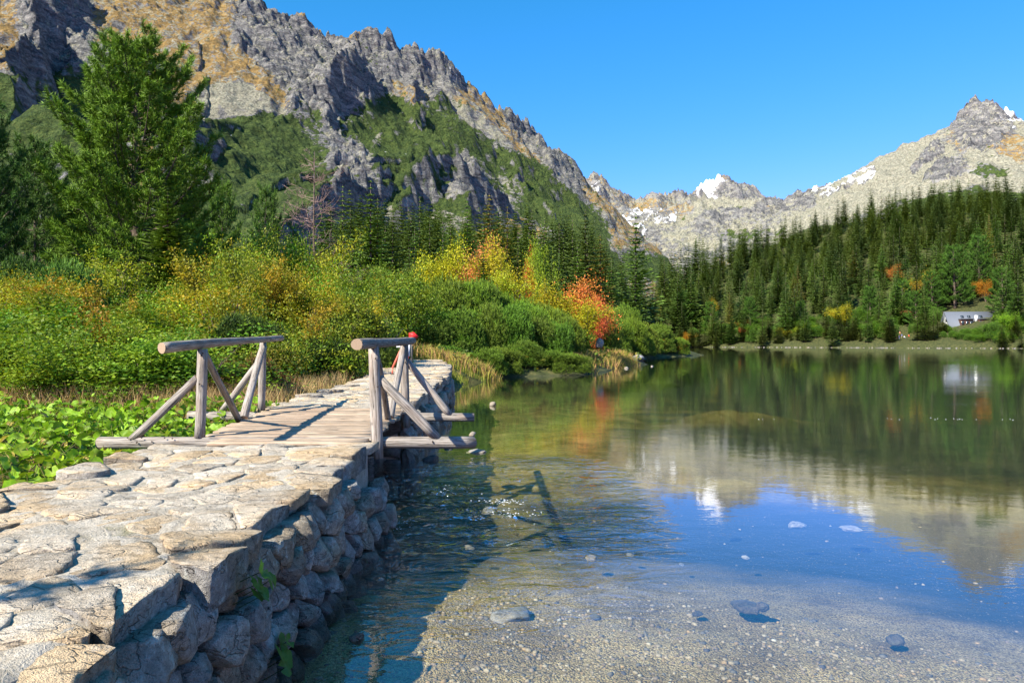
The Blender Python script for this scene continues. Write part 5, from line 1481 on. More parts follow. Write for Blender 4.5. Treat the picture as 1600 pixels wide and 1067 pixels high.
# ------------------------------------------------------------------ ground cover, grasses, butterbur
def m_plain_leaf(nm): return m_leaf(nm, 0.3)
M_GRASS = m_leaf('grass_blades', 0.3, 0.6)
def grass(name, spots, n, hr, cols, label, seed, wid=0.006):
    rnd = np.random.RandomState(seed); V = []; C = []
    per = n // len(spots)
    for (cx, cy, rx, ry) in spots:
        x = cx + rnd.normal(0, rx, per); y = cy + rnd.normal(0, ry, per)
        z, d = ground_z(x, y); ok = (d < 0.4); x, y, z = x[ok], y[ok], z[ok]
        m = len(x); h = rnd.uniform(*hr, m); a = rnd.uniform(0, 6.28, m); ln_ = rnd.uniform(0.1, 0.5, m) * h
        w = wid * rnd.uniform(0.7, 1.5, m)
        b = np.stack([x, y, z - 0.02], 1); sd = np.stack([np.cos(a), np.sin(a), 0 * a], 1) * w[:, None]
        b2 = rnd.uniform(0, 6.28, m)
        tip = b + np.stack([np.cos(b2) * ln_, np.sin(b2) * ln_, h], 1)
        mid_ = b + np.stack([np.cos(b2) * ln_ * .35, np.sin(b2) * ln_ * .35, h * .6], 1)
        V.append(np.stack([b - sd, b + sd, mid_ + sd * .8, mid_ - sd * .8, tip], 1).reshape(-1, 3))
        c = np.array(cols)[rnd.randint(0, len(cols), m)] * rnd.uniform(0.75, 1.2, (m, 1)); C.append(np.repeat(c, 5, 0))
    V = np.concatenate(V); C = np.concatenate(C); k = len(V) // 5; i = np.arange(k)[:, None] * 5
    me = np_mesh(name, V, [i + np.array([[0, 1, 2, 3]]), i + np.array([[3, 2, 4]])], M_GRASS, cols=C)
    return tag(link(name, me), label, 'grass', kind='stuff')
straw = [(0.46, 0.30, 0.13), (0.55, 0.38, 0.17), (0.36, 0.20, 0.10), (0.40, 0.34, 0.12)]
grass('dry_grass', [(-8.9, 13.0, 0.8, 0.5), (-7.2, 12.6, 0.9, 0.4), (-5.9, 13.0, 0.5, 0.5), (-5.0, 14.0, 0.35, 1.0), (-5.6, 16.5, 0.5, 1.5), (-5.3, 12.2, 0.5, 0.3), (-4.9, 17.5, 0.2, 2.5), (-10.5, 12.8, 0.7, 0.4)], 13000, (0.30, 0.70), straw, 'dry straw coloured grass behind the butterbur and railing', 1)
grass('green_grass', [(-4.75, 15, 0.2, 2.5), (-5.1, 20, 0.3, 3), (-5.5, 26, 0.4, 3), (-6.3, 31, 0.5, 2), (-1.7, 24, 0.12, 4), (-1.6, 15, 0.10, 2), (-3.2, 35, 0.8, 1.2), (-1.75, 29, .15, 2)], 22000, (0.15, 0.40), [(0.20, 0.27, 0.03), (0.30, 0.30, 0.05), (0.13, 0.2, 0.02), (0.36, 0.30, 0.07)], 'green and yellow grass along both edges of the far causeway', 2, 0.008)
def ax(px, Y): return (px - 800) / FP * Y
grass('shore_grass', [(ax(925, 52), 52, 0.5, 1.0), (ax(955, 57), 57, 0.6, 1.6), (ax(967, 60), 60, 0.5, 1.5), (ax(985, 60), 60, 0.5, 1.2), (ax(700, 37), 37, 0.8, .8), (ax(735, 37.5), 37.5, .9, .4), (ax(905, 47), 47, .4, 1.)], 12000, (0.3, 0.9), [(0.42, 0.33, 0.08), (0.50, 0.28, 0.12), (0.28, 0.30, 0.04)], 'yellow and rusty grass on the stony spit of the peninsula', 3, 0.022)
# leafy undergrowth over the left bank
rnd = np.random.RandomState(8)
N = 70000
yy = 11.5 + 34 * rnd.uniform(0, 1, N) ** 1.3; xx = -4.8 - 0.03 * yy - rnd.uniform(0, 1, N) ** 1.2 * (0.75 * yy - 3.5)
z, d = ground_z(xx, yy); ok = (d < -0.3); xx, yy, z = xx[ok], yy[ok], z[ok]
cl = fbm(xx / 1.2, yy / 1.2, 3, 15)
mb = MB(); Cc = np.stack([xx, yy, z + rnd.uniform(0, 1, len(xx)) * (0.22 + 0.25 * np.clip(cl, 0, 1))], 1)
leaves_at(mb, Cc, 0.075, rnd, (0.07, 0.12, 0.016), 0.3, col2=(0.22, 0.17, 0.04))
tag(link('undergrowth', mb.mesh('undergrowth', M_LEAF)), 'leafy green and brown undergrowth covering the left bank', 'undergrowth', kind='stuff')
# far scrub ground cover on the banks behind
N = 50000
yy = rnd.uniform(36, 130, N); xx = rnd.uniform(-0.75, 0.24, N) * yy
z, d = ground_z(xx, yy); ok = (d < -0.6); xx, yy, z = xx[ok], yy[ok], z[ok]
mb = MB(); Cc = np.stack([xx, yy, z + rnd.uniform(0, 0.9, len(xx))], 1)
leaves_at(mb, Cc, 0.30, rnd, (0.09, 0.15, 0.02), 0.35, col2=(0.26, 0.22, 0.03))
tag(link('undergrowth', mb.mesh('undergrowth', M_LEAF)), 'bushy green ground cover between the trees of the far bank', 'undergrowth', kind='stuff')

# butterbur: big rounded leaves on stalks
def butter_mesh(seed, stalk=True):
    rnd = np.random.RandomState(seed); n = 14; mb = MB()
    ang = np.linspace(0.30, 2 * math.pi - 0.30, n); r = (1 + 0.10 * np.sin(ang * 5 + seed) + rnd.uniform(-0.10, 0.06, n)) * (0.86 + 0.14 * np.cos(ang - math.pi) * -1 + 0.1)
    cup = rnd.uniform(0.05, 0.40); fold = rnd.uniform(-0.3, 0.45)
    def zf(x, y): return cup * (x * x + y * y) + fold * abs(y) * 0.6 + 0.06 * math.sin(4 * x + seed) - 0.25 * max(0, x) ** 2
    V = [(0, 0, 0)]; C = [(0.36, 0.50, 0.08)]
    for k in range(n):
        x, y = 0.5 * r[k] * math.cos(ang[k]), 0.5 * r[k] * math.sin(ang[k]); V.append((x, y, zf(x, y) + 0.02 * (k % 2))); C.append((0.25, 0.42, 0.025) if k % 2 else (0.19, 0.36, 0.02))
    for k in range(n):
        x, y = r[k] * math.cos(ang[k]), r[k] * math.sin(ang[k]); V.append((x, y, zf(x, y) + rnd.uniform(-0.06, 0.06))); C.append((0.22, 0.40, 0.02) if k % 2 else (0.28, 0.42, 0.02))
    T = [(0, 1 + k, 2 + k) for k in range(n - 1)]
    Q = [(1 + k, 1 + n + k, 2 + n + k, 2 + k) for k in range(n - 1)]
    mb.add(V, T, Q, np.array(C))
    if stalk: mb.tube([(0, 0, -0.01), (0.1, 0.05, -1.2), (0.15, 0.1, -3.2)], [0.045, 0.05, 0.06], 3, c=(0.22, 0.22, 0.05), cap=False)
    return mb
BM = [butter_mesh(i) for i in range(8)]
BMe = [b.mesh('butterbur_leaf', M_BUTTER) for b in BM]
rnd = np.random.RandomState(44)
def in_patch(n, near):
    out = []
    while len(out) < n:
        y = rnd.uniform(0.5, 12.4); x = rnd.uniform(-11.5, -3.7)
        px = 800 + FP * x / y
        if px < -120 and (y > 4.4 or rnd.uniform() < 0.55): continue
        lim = -3.98 - 0.02 * y + (0.12 if y > 7.7 else 0)
        if x > lim: continue
        if y > 7.5 and x > -4.5 - (0.35 if rnd.uniform() < 0.5 else 0) and y < 11.9 and False: continue
        out.append((x, y))
    return out
patch = empty('butterbur_patch', (-6, 8, 0.4))
tag(patch, 'dense patch of bright green butterbur left of the causeway and bridge', 'plants')
px_ = lambda x, y: 800 + FP * x / y
pts = in_patch(3600, True)
pts.sort(key=lambda p: p[1] + abs(p[0]) * 0.2 + (100 if px_(*p) < -20 else 0))
rest = MB()
for i, (x, y) in enumerate(pts):
    z = gz(x, y); z = max(z, 0.05)
    s = rnd.uniform(0.036, 0.088) * (1.25 if y < 6 else 1.0)
    topz = 0.42 + 0.10 * fbm(np.array([x * 0.8]), np.array([y * 0.8]), 2, 3)[0] + rnd.uniform(-0.28, 0.12) + 0.035 * (y - 6)
    hz = max(z + 0.10, min(0.52 + topz * 0.7 + rnd.uniform(-0.22, 0.06), 0.92 + 0.035 * (y - 6)))
    if y < 8.4 and px_(x, y) > 130: hz = min(hz, max(z + 0.1, EYE - 0.158 * y))
    if 8.2 < y < 11.3 and px_(x, y) > 285: hz = min(hz, 0.70)
    rot = Matrix.Rotation(rnd.uniform(0, 6.28), 4, 'Z') @ Matrix.Rotation(rnd.normal(0, 0.7), 4, 'X') @ Matrix.Rotation(rnd.normal(0.15, 0.6), 4, 'Y') @ Matrix.Rotation(rnd.uniform(0, 6.28), 4, 'Z')
    if i < 300:
        o = link('leaf', BMe[i % 8], patch)
        o.matrix_local = Matrix.Translation((x + 6, y - 8, hz - 0.4)) @ rot @ Matrix.Scale(s, 4)
        v = rnd.uniform(0.5, 1.3); o.color = (v * rnd.uniform(0.9, 1.25), v, v, 1)
        if rnd.uniform() < 0.035: o.color = (1.9, 0.9, 3.0, 1)
    else:
        b = BM[i % 8]; V = np.concatenate(b.V); M = np.array((rot @ Matrix.Scale(s, 4)).to_3x3())
        c = np.concatenate(b.C) * rnd.uniform(0.5, 1.3)
        if rnd.uniform() < 0.05: c = c * [1.7, 0.8, 3.0]
        rest.add(V @ M.T + [x + 6, y - 8, hz - 0.4], np.concatenate(b.T), np.concatenate(b.Q), c)
tag(link('leaves', rest.mesh('leaves', M_BUTTER), patch), kind='stuff')
# single big leaves growing from the joints of the wall face
for (px, py, s, lab) in ((398, 890, 0.075, 'dark green round leafed plant growing from a joint high in the wall face'), (430, 1003, 0.07, 'small dark leafy plant low in the wall face by the water'), (560, 868, 0.05, 'small green plant at the waterline of the wall')):
    X_ = -1.36; Y_ = X_ * FP / (px - 800); Z_ = EYE + (HOR - py) / FP * Y_
    r = empty('wall_plant', (X_, Y_, Z_)); tag(r, lab, 'plant')
    for k in range(5):
        o = link('leaf', BMe[k], r); a = rnd.uniform(0, 6.28)
        o.matrix_local = Matrix.Translation((0.03 + 0.04 * rnd.uniform(0, 1), math.cos(a) * s * 0.8, math.sin(a) * s * 1.0 - s)) @ Matrix.Rotation(rad(62), 4, 'Y') @ Matrix.Rotation(a, 4, 'Z') @ Matrix.Scale(s * rnd.uniform(0.6, 1.0), 4)
        o.color = (0.25, 0.4, 0.6, 1)

# ------------------------------------------------------------------ spruce forest
SPV = [spruce(200 + i, 1.0, w, 25, 15, 3, 2) for i, w in enumerate((0.36, 0.43, 0.32, 0.46, 0.40))]
rnd = np.random.RandomState(31)
cand = []
def forest(x0, x1, y0, y1, sp, keep):
    for X_ in np.arange(x0, x1, sp):
        for Y_ in np.arange(y0, y1, sp):
            x = X_ + rnd.uniform(-.45, .45) * sp; y = Y_ + rnd.uniform(-.45, .45) * sp
            if keep(x, y): cand.append((x, y))
def px_of(x, y): return 800 + FP * x / y
def keep_r(x, y):
    p = px_of(x, y)
    if p > 1680 or p < 1030: return False
    if 1452 < p < 1565 and y < 306: return False
    if 1380 < p < 1440 and y < 288: return False
    if p > 1565 and y < 262: return False
    return True
forest(75, 330, 226, 520, 9.0, keep_r)
forest(-95, 75, 300, 440, 9.0, lambda x, y: 500 < px_of(x, y) < 1110)
forest(-95, 70, 135, 300, 7.6, lambda x, y: 500 < px_of(x, y) < 1075 and y > 140)
A = np.array(cand); z, d = ground_z(A[:, 0], A[:, 1])
ok = d < -0.8; A = A[ok]; z = z[ok]; d = -d[ok]
# drop those on the back of the hill
lim = np.where(A[:, 0] > 40, LIMF(A[:, 0]) + 28, 400)
ok = d < lim; A, z, d = A[ok], z[ok], d[ok]
px = px_of(A[:, 0], A[:, 1])
Hs = rnd.uniform(13, 27, len(A)) * np.where(d < 12, 0.85, 1.0)
Hs = Hs * np.where((px > 920) & (px < 1110), 1.28, np.where(px < 920, 1.15, 1.0))
front = np.argsort(A[:, 1] * (1 + 0.0) + np.where(A[:, 0] < 55, 90, 0))
names_done = 0; named = set()
groupsF = {}
for rank, i in enumerate(front):
    x, y = A[i]
    if names_done < 290 and not (x < 55 and y > 190):
        v = SPV[rnd.randint(5)]
        if x < 55:
            zn = 'left of the yellow birches' if px[i] < 690 else 'behind the yellow birches' if px[i] < 830 else 'right of the orange rowan'
            g = ('forest belt spruces ' + zn, 'dark spruce of the forest belt ' + zn)
        elif d[i] < 25:
            zn = 'left half of the far shore' if px[i] < 1250 else 'right half of the far shore'
            g = ('spruces by the water on the ' + zn, 'tall dark spruce close to the water on the ' + zn)
        else:
            zn = ('above the left end of the far shore' if px[i] < 1180 else 'above the middle of the far shore' if px[i] < 1300 else 'on the slope left of the tiny beach' if px[i] < 1385 else
                  'on the slope above the tiny beach' if px[i] < 1460 else 'on the slope above the lake hut' if px[i] < 1560 else 'on the slope at the right picture edge')
            g = ('spruces ' + zn, 'dark green spruce ' + zn)
        c = np.array([0.9, 1.1, 0.95]) * rnd.uniform(0.65, 1.6) * (1 + rnd.uniform(-.12, .12, 3))
        if rnd.uniform() < 0.05: c = c * [1.9, 1.05, 1.0]
        stand('spruce', 'tree', v, (x, y, z[i] - 0.2), g[1], (max(Hs[i], 17) * rnd.uniform(0.8, 1.15),) * 2 + (Hs[i],), rnd.uniform(0, 6.28), g[0], tuple(c))
        names_done += 1; named.add(i)
rest_i = np.array([i for i in front if i not in named])
# the remaining spruces of the slope: instances on points, one object per shape
def inst(name, proto, P, S, RZ, color, label):
    me = bpy.data.meshes.new(name); me.vertices.add(len(P)); me.vertices.foreach_set('co', np.asarray(P, dtype=np.float32).ravel()); me.update()
    for nm, arr in (('s', S), ('rz', RZ)):
        a_ = me.attributes.new(nm, 'FLOAT', 'POINT'); a_.data.foreach_set('value', np.asarray(arr, dtype=np.float32))
    o = link(name, me); o.color = (*color, 1)
    ng = bpy.data.node_groups.new(name, 'GeometryNodeTree')
    ng.interface.new_socket('Geometry', in_out='INPUT', socket_type='NodeSocketGeometry')
    ng.interface.new_socket('Geometry', in_out='OUTPUT', socket_type='NodeSocketGeometry')
    n_ = ng.nodes; L = ng.links
    gi = n_.new('NodeGroupInput'); go = n_.new('NodeGroupOutput'); ip = n_.new('GeometryNodeInstanceOnPoints')
    oi = n_.new('GeometryNodeObjectInfo'); oi.inputs['Object'].default_value = proto; oi.inputs['As Instance'].default_value = True
    a1 = n_.new('GeometryNodeInputNamedAttribute'); a1.data_type = 'FLOAT'; a1.inputs['Name'].default_value = 's'
    a2 = n_.new('GeometryNodeInputNamedAttribute'); a2.data_type = 'FLOAT'; a2.inputs['Name'].default_value = 'rz'
    cx = n_.new('ShaderNodeCombineXYZ'); L.new(a2.outputs['Attribute'], cx.inputs[2])
    L.new(gi.outputs[0], ip.inputs['Points']); L.new(oi.outputs['Geometry'], ip.inputs['Instance'])
    L.new(a1.outputs['Attribute'], ip.inputs['Scale']); L.new(cx.outputs[0], ip.inputs['Rotation']); L.new(ip.outputs[0], go.inputs[0])
    md = o.modifiers.new('scatter', 'NODES'); md.node_group = ng
    tag(o, label, 'forest', kind='stuff')
    return o
crowns = {}
for o in bpy.data.objects:
    if o.name.startswith('crown') and o.parent and o.parent.name.startswith('spruce'):
        crowns.setdefault(o.data.name, o)
protos = list(crowns.values())
# object info keeps the prototype's own scale out when its transform is original
for k, pr in enumerate(protos):
    sel = rest_i[k::len(protos)]
    if len(sel) == 0: continue
    cs = [(0.85, 1.0, 0.9), (1.1, 1.2, 0.9), (0.65, 0.8, 0.85), (1.25, 1.35, 0.9), (0.95, 1.15, 0.9)][k % 5]
    inst('spruce_forest', pr, np.column_stack([A[sel], z[sel] - 0.2]), Hs[sel], rnd.uniform(0, 6.28, len(sel)), cs, 'dense dark spruce forest covering the slope beyond the lake and the belt behind the peninsula')
# round topped pines and autumn trees at the far shore
def far_one(m, base, px, Y, H, W, nm, cat, label, c, names):
    p = at(px, Y)
    stand(nm, cat, m, p, label, (W / base[1], W / base[1], H / base[0]), rnd.uniform(0, 6.28), None, c, names)
TC = ('trunk', 'crown'); TL = ('trunk', 'leaves')
fp_ = [(1068, 16, 18, 'broad stone pine at the left end of the far shore'), (1110, 12, 18, 'second rounded pine from the left on the far shore'), (1172, 12, 17, 'rounded light green pine left of the yellow shore bush'),
       (1250, 10, 14, 'small rounded pine beside the yellow shore bush'), (1430, 11, 15, 'dense stone pine standing over the tiny beach'), (1410, 13, 24, 'bluish stone pine above the beach'),
       (1492, 20, 36, 'stone pine above the roof of the lake hut'), (1455, 14, 30, 'stone pine behind the left end of the lake hut'), (1585, 9, 15, 'round stone pine at the right picture edge'),
       (1360, 12, 20, 'stone pine just left of the beach'), (1530, 18, 60, 'stone pine high behind the lake hut'), (1565, 14, 30, 'stone pine behind the right end of the lake hut')]
shoreY = lambda px: float(np.interp(px, [1060, 1330, 1400, 1500, 1600], [338, 300, 286, 268, 246]))
for (px, W, dd, lab) in fp_:
    far_one(mid2, (9.0, 4.2), px, shoreY(px) + dd, W * 1.35, W * 0.72, 'stone_pine', 'tree', lab, (0.8, 0.95, 0.9), TC)
fa = [(1109, 8, 460, 'orange yellow tree between dark spruces on the far shore', (1.0, 0.8, 1)), (1255, 6, 0, 'slim lime yellow birch on the far shore', (0.75, 1.1, 1)), (1318, 10, 0, 'broad golden shore tree left of the beach', (1.0, 1.0, 1)),
      (1445, 12, 40, 'large orange green tree left of the lake hut', (1.0, 0.75, 1)), (1406, 8, 50, 'lime yellow tree on the slope left of the lake hut', (0.7, 1.2, 1)), (1540, 7, 40, 'orange tree behind the roof of the lake hut', (1.2, 0.6, 1)),
      (1076, 6, 0, 'low orange bush at the left end of the far shore', (1.1, 0.6, 1)), (1160, 5, 3, 'dark red bush on the far shore', (0.9, 0.2, 1)), (1163, 6, 12, 'brown red tree in the shade of the far shore', (0.7, 0.3, 1)),
      (1224, 5, 0, 'small yellow bush low on the far shore', (1, 1, 1)), (1395, 9, 100, 'rust coloured dying spruce high on the slope', (1.1, 0.5, 2)), (1575, 7, 3, 'lime green shore tree at the right edge', (0.5, 1.0, 1)), (1425, 6, 16, 'pinkish brown shrub beside the large orange tree', (0.9, .5, 4)) ]
for k, (px, W, dd, lab, c) in enumerate(fa):
    far_one(trY[k % 2], BY, px, shoreY(px) + 3 + (dd if dd < 100 else (40 if dd == 460 else 70)), W * 1.25 if W > 6 else W, W, 'autumn_tree', 'tree', lab, c, TL)
# small dark conifers and saplings filling the waterline
for i in range(70):
    px = 1048 + 560 * (i + RS.uniform(0, 1)) / 70
    if 1392 < px < 1428 or 1478 < px < 1552: continue
    Y = shoreY(px) + RS.uniform(-3, 8)
    x, _, z_ = at(px, Y)
    for _ in range(40):
        if ground_z(np.array([x]), np.array([Y]))[1][0] < -0.5: break
        Y += 0.4; x = ax(px, Y)
    z_ = gz(x, Y); H = RS.uniform(5, 13)
    c = RS.uniform(0.7, 1.2)
    stand('young_spruce', 'tree', SPV[RS.randint(5)], (x, Y, z_ - 0.2), 'young dark spruce reaching down to the far waterline', (H * 1.25, H * 1.25, H), RS.uniform(0, 6.28), 'young spruces at the far waterline', (c, c, c * .9))
# a spruce added out of view to throw a shadow on the nearest stones
stand('young_spruce', 'tree', spruce(77, 1.0, 0.30, 16, 8, 3, 2), (-4.45, 0.6, 0.35), 'young spruce added out of view left of the camera to shade the stones', (5.0, 5.0, 4.3), 0.3)
# green bushes in front of the hut and along the shore
k = 0
for i in range(110):
    px = RS.uniform(1325, 1620) if i % 3 else RS.uniform(1060, 1325)
    if 1392 < px < 1425: continue
    Y = shoreY(px) + RS.uniform(0.5, 9 if 1470 < px < 1560 else 24)
    x, _, z_ = at(px, Y)
    if ground_z(np.array([x]), np.array([Y]))[1][0] > 0: continue
    H = RS.uniform(3.0, 6.5) if px < 1465 or px > 1552 else RS.uniform(2.0, 3.2)
    zb_ = 'left of the beach' if px < 1392 else 'between beach and lake hut' if px < 1475 else 'in front of the lake hut' if px < 1555 else 'right of the lake hut'
    stand('shore_bush', 'shrub', (shA + dp)[i % 6], (x, Y, z_ - 0.2), 'fresh green bush on the far bank ' + zb_, ((H * 1.3 / 3.2,) * 2 + (H / 3.2,)) if i % 6 < 3 else (H * 1.4, H * 1.4, H / 0.62), RS.uniform(0, 6.28), 'bushes on the far bank ' + zb_, (0.65, 0.85, 0.8), ('stems', 'leaves' if i % 6 < 3 else 'crown'))
# pale stones along the far shoreline
mb = MB(); rnd = np.random.RandomState(90)
far_l = [(82, 338), (140, 289), (178, 246), (220, 206)]
for i in range(260):
    t = rnd.uniform(0, 3); a = int(t); f = t - a
    x = far_l[a][0] * (1 - f) + far_l[a + 1][0] * f; y = far_l[a][1] * (1 - f) + far_l[a + 1][1] * f
    for _ in range(30):
        if ground_z(np.array([x]), np.array([y]))[1][0] < -0.1: break
        x += 0.25 * (1 if True else 0); y += 0.25
    s = rnd.uniform(0.10, 0.32); V = IV1 * [s * 1.4, s, s * 0.6] * rnd.uniform(0.8, 1.2, (len(IV1), 1)) + [x, y, 0.12]
    mb.add(V, IF1)
tag(link('shore_stones', mb.mesh('shore_stones', M_STONE_PALE)), 'thin line of pale stones along the far waterline', 'stones', kind='stuff')
# ------------------------------------------------------------------ lake hut
M_ROOF = m_simple('grey_metal_roof', (0.13, 0.145, 0.17), 0.65, 0.3)
M_WHITE = m_simple('white_render', (0.80, 0.80, 0.78), 0.8)
M_ORANGE = m_simple('orange_timber', (0.50, 0.20, 0.07), 0.7)
M_DARKW = m_simple('dark_timber', (0.10, 0.05, 0.035), 0.8)
M_GLASS = m_simple('window_glass', (0.03, 0.04, 0.05), 0.08, 0.8)
Yh = 287.0
hx, hy = ax(1514, Yh), Yh
hz0 = 3.8
hut = empty('lake_hut', (hx, hy, hz0), rad(-8))
tag(hut, 'white lake hut with grey metal roof and orange timber annex on the far shore', 'house')
def part(name, mb, mat, parent=hut, loc=(0, 0, 0), label=None):
    o = link(name, mb.mesh(name, mat), parent, loc)
    if label: o['label'] = label
    return o
Lx, Dy = 8.6, 5.2       # half length, half depth
eave, ridge_ = 3.4, 10.8
mb = MB()     # walls with gables
V = [(-Lx, -Dy, -3), (Lx, -Dy, -3), (Lx, Dy, -3), (-Lx, Dy, -3), (-Lx, -Dy, eave), (Lx, -Dy, eave), (Lx, Dy, eave), (-Lx, Dy, eave), (-Lx, 0, ridge_ - 0.35), (Lx, 0, ridge_ - 0.35)]
mb.add(V, [(4, 8, 7), (5, 6, 9)], [(0, 1, 5, 4), (1, 2, 6, 5), (2, 3, 7, 6), (3, 0, 4, 7)])
part('wall', mb, M_WHITE)
def slab(p, th=0.25):
    p = [Vector(q) for q in p]; n = (p[1] - p[0]).cross(p[3] - p[0]).normalized() * th
    mb = MB(); V = [tuple(q) for q in p] + [tuple(q + n) for q in p]
    mb.add(V, None, [(0, 3, 2, 1), (4, 5, 6, 7), (0, 1, 5, 4), (1, 2, 6, 5), (2, 3, 7, 6), (3, 0, 4, 7)]); return mb
sl = (ridge_ - eave) / Dy
ey = Dy + 1.0; ez = eave - sl * 1.0
o_ = 0.9
def rp(x, y): return (x, -y, ridge_ - sl * y)       # point on the front slope
roof = part('roof', slab([rp(-Lx - o_, ey), rp(Lx + o_, ey), rp(Lx + o_, 0), rp(-Lx - o_, 0)]), M_ROOF)
part('roof', slab([(Lx + o_, ey, ez), (-Lx - o_, ey, ez), (-Lx - o_, 0, ridge_), (Lx + o_, 0, ridge_)]), M_ROOF)
# standing seams on the front slope
for k in range(17):
    x = -Lx - o_ + 0.3 + k * (2 * Lx + 2 * o_ - 0.6) / 16
    mb = MB(); a = rp(x, 0.05); b = rp(x, ey - 0.02); mb.tube([(a[0], a[1], a[2] + 0.27), (b[0], b[1], b[2] + 0.27)], [0.05, 0.05], 4)
    link('seam', mb.mesh('seam', M_ROOF), roof)
# two dormers as recessed loggias with timber fronts
for (xa, xb) in ((-5.2, -0.6), (1.6, 5.0)):
    mb = MB(); ya, yb = 2.4, 4.5
    za, zb = ridge_ - sl * ya, ridge_ - sl * yb
    V = [(xa, -yb - 0.35, zb + 0.3), (xb, -yb - 0.35, zb + 0.3), (xb, -yb - 0.35, za + 0.35), (xa, -yb - 0.35, za + 0.35), (xa, -ya, za + 0.3), (xb, -ya, za + 0.3), (xa, -yb, zb + 0.2), (xb, -yb, zb + 0.2)]
    mb.add(V, [(0, 3, 6), (1, 7, 2), (3, 4, 6), (2, 7, 5)], [(0, 1, 2, 3)])
    dm = part('dormer', mb, M_DARKW)
    mb = MB(); mb.box((xa + xb) / 2, -yb + 0.3, za + 0.50, xb - xa + 0.5, 2.6, 0.16); link('dormer_roof', mb.mesh('dormer_roof', M_ROOF), dm)
    for q in range(3):
        mb = MB(); mb.box(xa + (xb - xa) * (q + 0.5) / 3, -yb - 0.38, (za + zb) / 2 + 0.35, (xb - xa) / 3 * 0.7, 0.06, (za - zb) * 0.55); link('window', mb.mesh('window', M_GLASS), dm)
for x in (-3.4, -0.9, 3.6):
    y_ = 1.6; p = rp(x, y_); mb = MB()
    t = math.atan(sl)
    V = []
    for (u, v, w) in ((-.55, -.6, 0), (.55, -.6, 0), (.55, .6, 0), (-.55, .6, 0), (-.55, -.6, .2), (.55, -.6, .2), (.55, .6, .2), (-.55, .6, .2)):
        V.append((p[0] + u, p[1] + v * math.cos(t) - w * math.sin(t) - .12, p[2] + v * math.sin(t) + w * math.cos(t) + 0.22))
    mb.add(V, None, [(0, 3, 2, 1), (4, 5, 6, 7), (0, 1, 5, 4), (1, 2, 6, 5), (2, 3, 7, 6), (3, 0, 4, 7)])
    part('skylight', mb, M_GLASS)
mb = MB(); mb.box(1.0, -3.4, 8.0, 0.9, 0.9, 2.6); ch = part('chimney', mb, M_WHITE)
# gable windows on the left end, front ground floor windows
for (y_, z_, h_) in ((-2.6, 1.6, 1.5), (0, 1.6, 1.5), (2.6, 1.6, 1.5), (-1.5, 4.8, 1.3), (0, 4.8, 1.3), (1.5, 4.8, 1.3), (0, 7.4, 1.0)):
    mb = MB(); mb.box(-Lx - 0.03, y_, z_, 0.1, 1.1, h_); w = part('window', mb, M_DARKW)
    mb = MB(); mb.box(-Lx - 0.09, y_, z_, 0.06, 0.85, h_ - 0.25); link('pane', mb.mesh('pane', M_GLASS), w)
for x in np.linspace(-7, 7, 7):
    mb = MB(); mb.box(x, -Dy - 0.03, 1.5, 1.2, 0.1, 1.5); w = part('window', mb, M_DARKW)
    mb = MB(); mb.box(x, -Dy - 0.09, 1.5, 0.95, 0.06, 1.25); link('pane', mb.mesh('pane', M_GLASS), w)
# annex
mb = MB(); mb.box(-Lx - 3.4, -3.2, -0.6, 6.2, 5.2, 4.2); part('annex_wall', mb, M_ORANGE)
part('annex_roof', slab([(-Lx - 7.2, -6.6, 1.25), (-Lx - 0.02, -6.6, 2.9), (-Lx - 0.02, -0.2, 3.3), (-Lx - 7.2, -0.2, 1.65)], 0.22), M_ROOF)
for x in (-5.6, -4.0, -2.4, -0.9):
    mb = MB(); mb.box(-Lx + x, -5.86, 0.3, 0.9, 0.1, 1.2); w = part('window', mb, M_WHITE)
    mb = MB(); mb.box(-Lx + x, -5.93, 0.3, 0.7, 0.05, 1.0); link('pane', mb.mesh('pane', M_GLASS), w)
# a second small shed at the right edge and a pale terrace wall
mb = MB(); mb.box(0, 0, 0, 6, 4, 2.4)
sh = empty('shed', (ax(1592, 272), 272, gz(ax(1592, 272), 272)), 0.2); tag(sh, 'small low shed half hidden in bushes at the right edge', 'shed')
link('wall', mb.mesh('wall', M_ORANGE), sh, (0, 0, 1.1))
link('roof', slab([(-3.4, -2.4, 2.3), (3.4, -2.4, 2.3), (3.4, 2.4, 3.1), (-3.4, 2.4, 3.1)], 0.15).mesh('roof', M_ROOF), sh)
